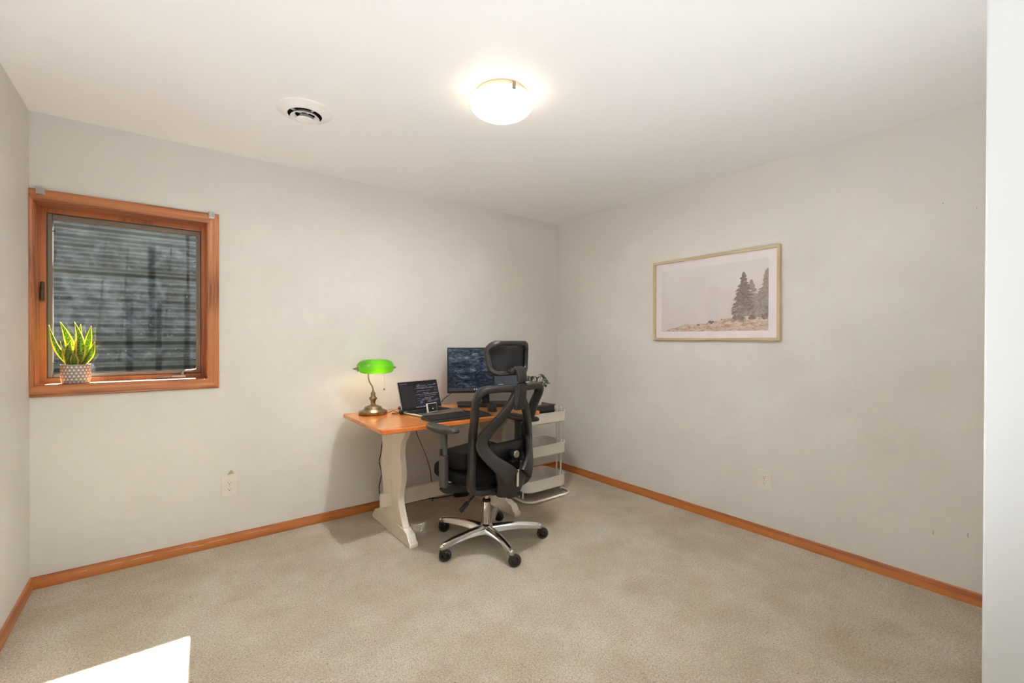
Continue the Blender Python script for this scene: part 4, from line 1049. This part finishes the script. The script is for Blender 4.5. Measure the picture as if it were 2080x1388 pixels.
# banker's lamp ---------------------------------------------------------------------
LX, LY = -1.965, -.212
bl = empty('desk_lamp', (LX, LY, DT+.0005), 0, "brass banker's lamp with a glowing green glass shade on the desk", 'lamp')
b = MB(); b.lathe([(.0005, 0), (.094, 0), (.096, .003), (.096, .022), (.090, .027), (.070, .033), (.062, .040), (.056, .052), (.030, .062), (.020, .066), (.016, .072), (.016, .082), (.0005, .082)], 48, cap=False); b.build('base', M['brass'], bl, smooth=35)
b = MB(); b.lathe([(.016, .078), (.017, .092), (.020, .096), (.027, .108), (.027, .114), (.019, .124), (.015, .130), (.017, .140), (.015, .150), (.008, .160), (.006, .170), (.0005, .171)], 32, cap=False); b.build('stem', M['brass'], bl, smooth=40)
b = MB(); pts_ = spline([(0, 0, .165), (-.004, .002, .190), (-.022, .006, .225), (-.030, .010, .262), (-.022, .012, .300), (0, .012, .335)], 5); b.tube(pts_, .0052, 8); b.build('neck', M['brass'], bl, smooth=60)
def shade_mat():
    t = NT('green_cased_glass'); v = t.coords(); nz = t.noise(v, 20, 2)
    t.l(t.ramp(nz, [(.3, lin((34, 124, 34))), (.7, lin((42, 138, 40)))]), t.b.inputs['Base Color']); t.setp(Roughness=.12, Coat_Weight=.5)
    tl = t.n('BsdfTranslucent'); tl.inputs[0].default_value = lin((168, 222, 84))
    t.l(mixshader(t, .45, t.b.outputs[0], tl.outputs[0]), t.out.inputs[0]); return t.m
SH = Vector((.018, .002, .300))
def shf(u, v):
    # length along x with rounded ends, trough section: closed over the top, open below
    x = (u*2-1); L_ = .125; e_ = (1-abs(x)**3.4)**(1/2.6) if abs(x) < 1 else 0
    a = R(-48) + R(276)*v          # from the front lip over the top to the back lip
    rr = .062*(.20+.80*e_) if abs(x) < 1 else .0125
    y = -math.cos(a)*rr*.98; z = math.sin(a)*rr*(.98 if math.sin(a) > 0 else .80)
    return SH + Vector((x*L_, y, .022+z))
b = MB(); b.grid(shf, 40, 20); b.build('shade', shade_mat(), bl, smooth=80, solid=.003)
for s_ in (-1, 1):
    b = MB()
    b.lathe([(.0125, 0), (.0125, .004), (.007, .008), (.008, .014), (.0055, .022), (.002, .028), (.0005, .029)] if s_ > 0 else [(.0005, -.034), (.003, -.032), (.0065, -.022), (.009, -.014), (.007, -.008), (.0125, -.004), (.0125, 0)], 16, SH + Vector((s_*.124, 0, .022)), 'x', cap=False); b.build('finial', M['brass'], bl, smooth=40)
b = MB(); b.tube([SH+Vector((-.124, 0, .022)), SH+Vector((.124, 0, .022))], .004, 8); b.tube([SH+Vector((-.018, .010, .030)), SH+Vector((-.018, 0, .022))], .006, 8); b.build('cross_rod', M['brass'], bl)
b = MB(); b.lathe([(.0005, -.045), (.012, -.043), (.016, -.03), (.016, .03), (.012, .043), (.0005, .045)], 16, SH+Vector((.0, 0, .020)), 'x', cap=False)
t = NT('lamp_bulb_glow'); em = t.n('Emission'); em.inputs[0].default_value = (1, .82, .58, 1); em.inputs[1].default_value = 6; t.l(em.outputs[0], t.out.inputs[0]); b.build('bulb', t.m, bl, smooth=60)
lamp_l = light('desk_lamp_bulb', 'POINT', (LX+SH.x, LY+SH.y, DT+SH.z+.008), LAMP_E, (1.0, .78, .60), shadow_soft_size=.035)
b = MB()
for k in range(26): b.lathe([(.0003, -.0019), (.0017, 0), (.0003, .0019)], 6, (SH.x+.058, SH.y-.012, .295-k*.0046), cap=False)
b.lathe([(.0005, .162), (.004, .166), (.006, .172), (.004, .178), (.0005, .180)], 12, (SH.x+.058, SH.y-.012, 0), cap=False); b.build('pull_chain', M['brass'], bl, smooth=60)

# ================================================================== CABLES
def cable(pts, r, label, name='cable', grp='black cables around the desk'):
    b = MB(); b.tube(spline(pts, 6), r, 7); o = b.build(name, M['cable'], smooth=60); tag(o, label, 'cable', grp); return o
zt = DT+.0035
cable([(-1.862, -.215, zt), (-1.845, -.235, zt+.004), (-1.83, -.245, zt+.012), (-1.815, -.262, zt+.004), (-1.80, -.30, zt), (-1.79, -.318, zt), (-1.775, -.318, zt)], .0022, 'thin cord looping from the lamp base across the desk top', 'lamp_cord')
cable([(-1.83, -.335, zt), (-1.845, -.31, zt), (-1.86, -.30, zt), (-1.85, -.275, zt), (-1.825, -.285, zt), (-1.79, -.29, zt), (-1.75, -.21, zt)], .0020, 'thin black lead from the ball gadget to the brown case', 'gadget_cord')
cable([(-1.08, -.245, .93), (-1.17, -.17, .885), (-1.25, -.12, .86), (-1.33, -.10, .81), (-1.385, -.10, zt+.004), (-1.42, -.09, zt+.003), (-1.50, -.085, zt+.003)], .0028, 'black cable arching down behind the monitor to the desk', 'monitor_cable')
cable([(-1.365, -.325, zt+.0), (-1.385, -.40, zt), (-1.37, -.48, zt), (-1.35, -.56, zt), (-1.36, -.607, zt)], .0018, 'thin keyboard cord running forward from the monitor base', 'thin_cord')
cable([(-1.70, -.30, .722), (-1.67, -.255, .66), (-1.64, -.235, .58), (-1.60, -.22, .50), (-1.55, -.20, .40), (-1.50, -.17, .28), (-1.47, -.14, .15), (-1.45, -.12, .006)], .003, 'black cable hanging from under the desk left of the chair', 'hanging_cable')
cable([(-1.84, -.40, .700), (-1.80, -.41, .692), (-1.765, -.42, .694), (-1.74, -.42, .706), (-1.73, -.42, .722)], .004, 'short black cable hooked under the desk top beside the leg', 'hooked_cable')
cable([(-1.82, -.12, .728), (-1.85, -.12, .60), (-1.872, -.12, .45), (-1.884, -.12, .385), (-1.866, -.12, .30), (-1.882, -.12, .22), (-1.882, -.12, .165), (-1.86, -.11, .09), (-1.80, -.09, .02), (-1.74, -.06, .006)], .0032, 'black cable drooping along the wall behind the left desk leg', 'wall_cable')
cable([(-1.86, -.030, .007), (-1.70, -.040, .007), (-1.55, -.040, .007), (-1.45, -.050, .007), (-1.38, -.080, .007), (-1.32, -.105, .012), (-1.268, -.120, .016)], .004, 'black cord lying along the baseboard to the power adapter', 'floor_cable')
cable([(-.98, -.14, .24), (-.90, -.10, .262), (-.82, -.08, .25), (-.75, -.07, .21), (-.70, -.07, .14), (-.67, -.06, .06), (-.66, -.05, .006)], .0045, 'thick black cable looping down behind the white cart', 'cart_cable')
pa = empty('power_adapter', (-1.205, -.142, .0005), R(-20), 'black power adapter brick on the carpet under the desk', 'power adapter')
b = MB(); b.rbox((0, 0, .017), (.115, .052, .032), .010, 'z', 4, edge=.004); b.build('brick', M['black'], pa, smooth=35)
b = MB(); b.tube([(-.058, 0, .016), (-.07, .003, .014)], .006, 8); b.tube([(.057, 0, .016), (.075, 0, .015)], .005, 8); b.build('strain_relief', M['rubber'], pa)
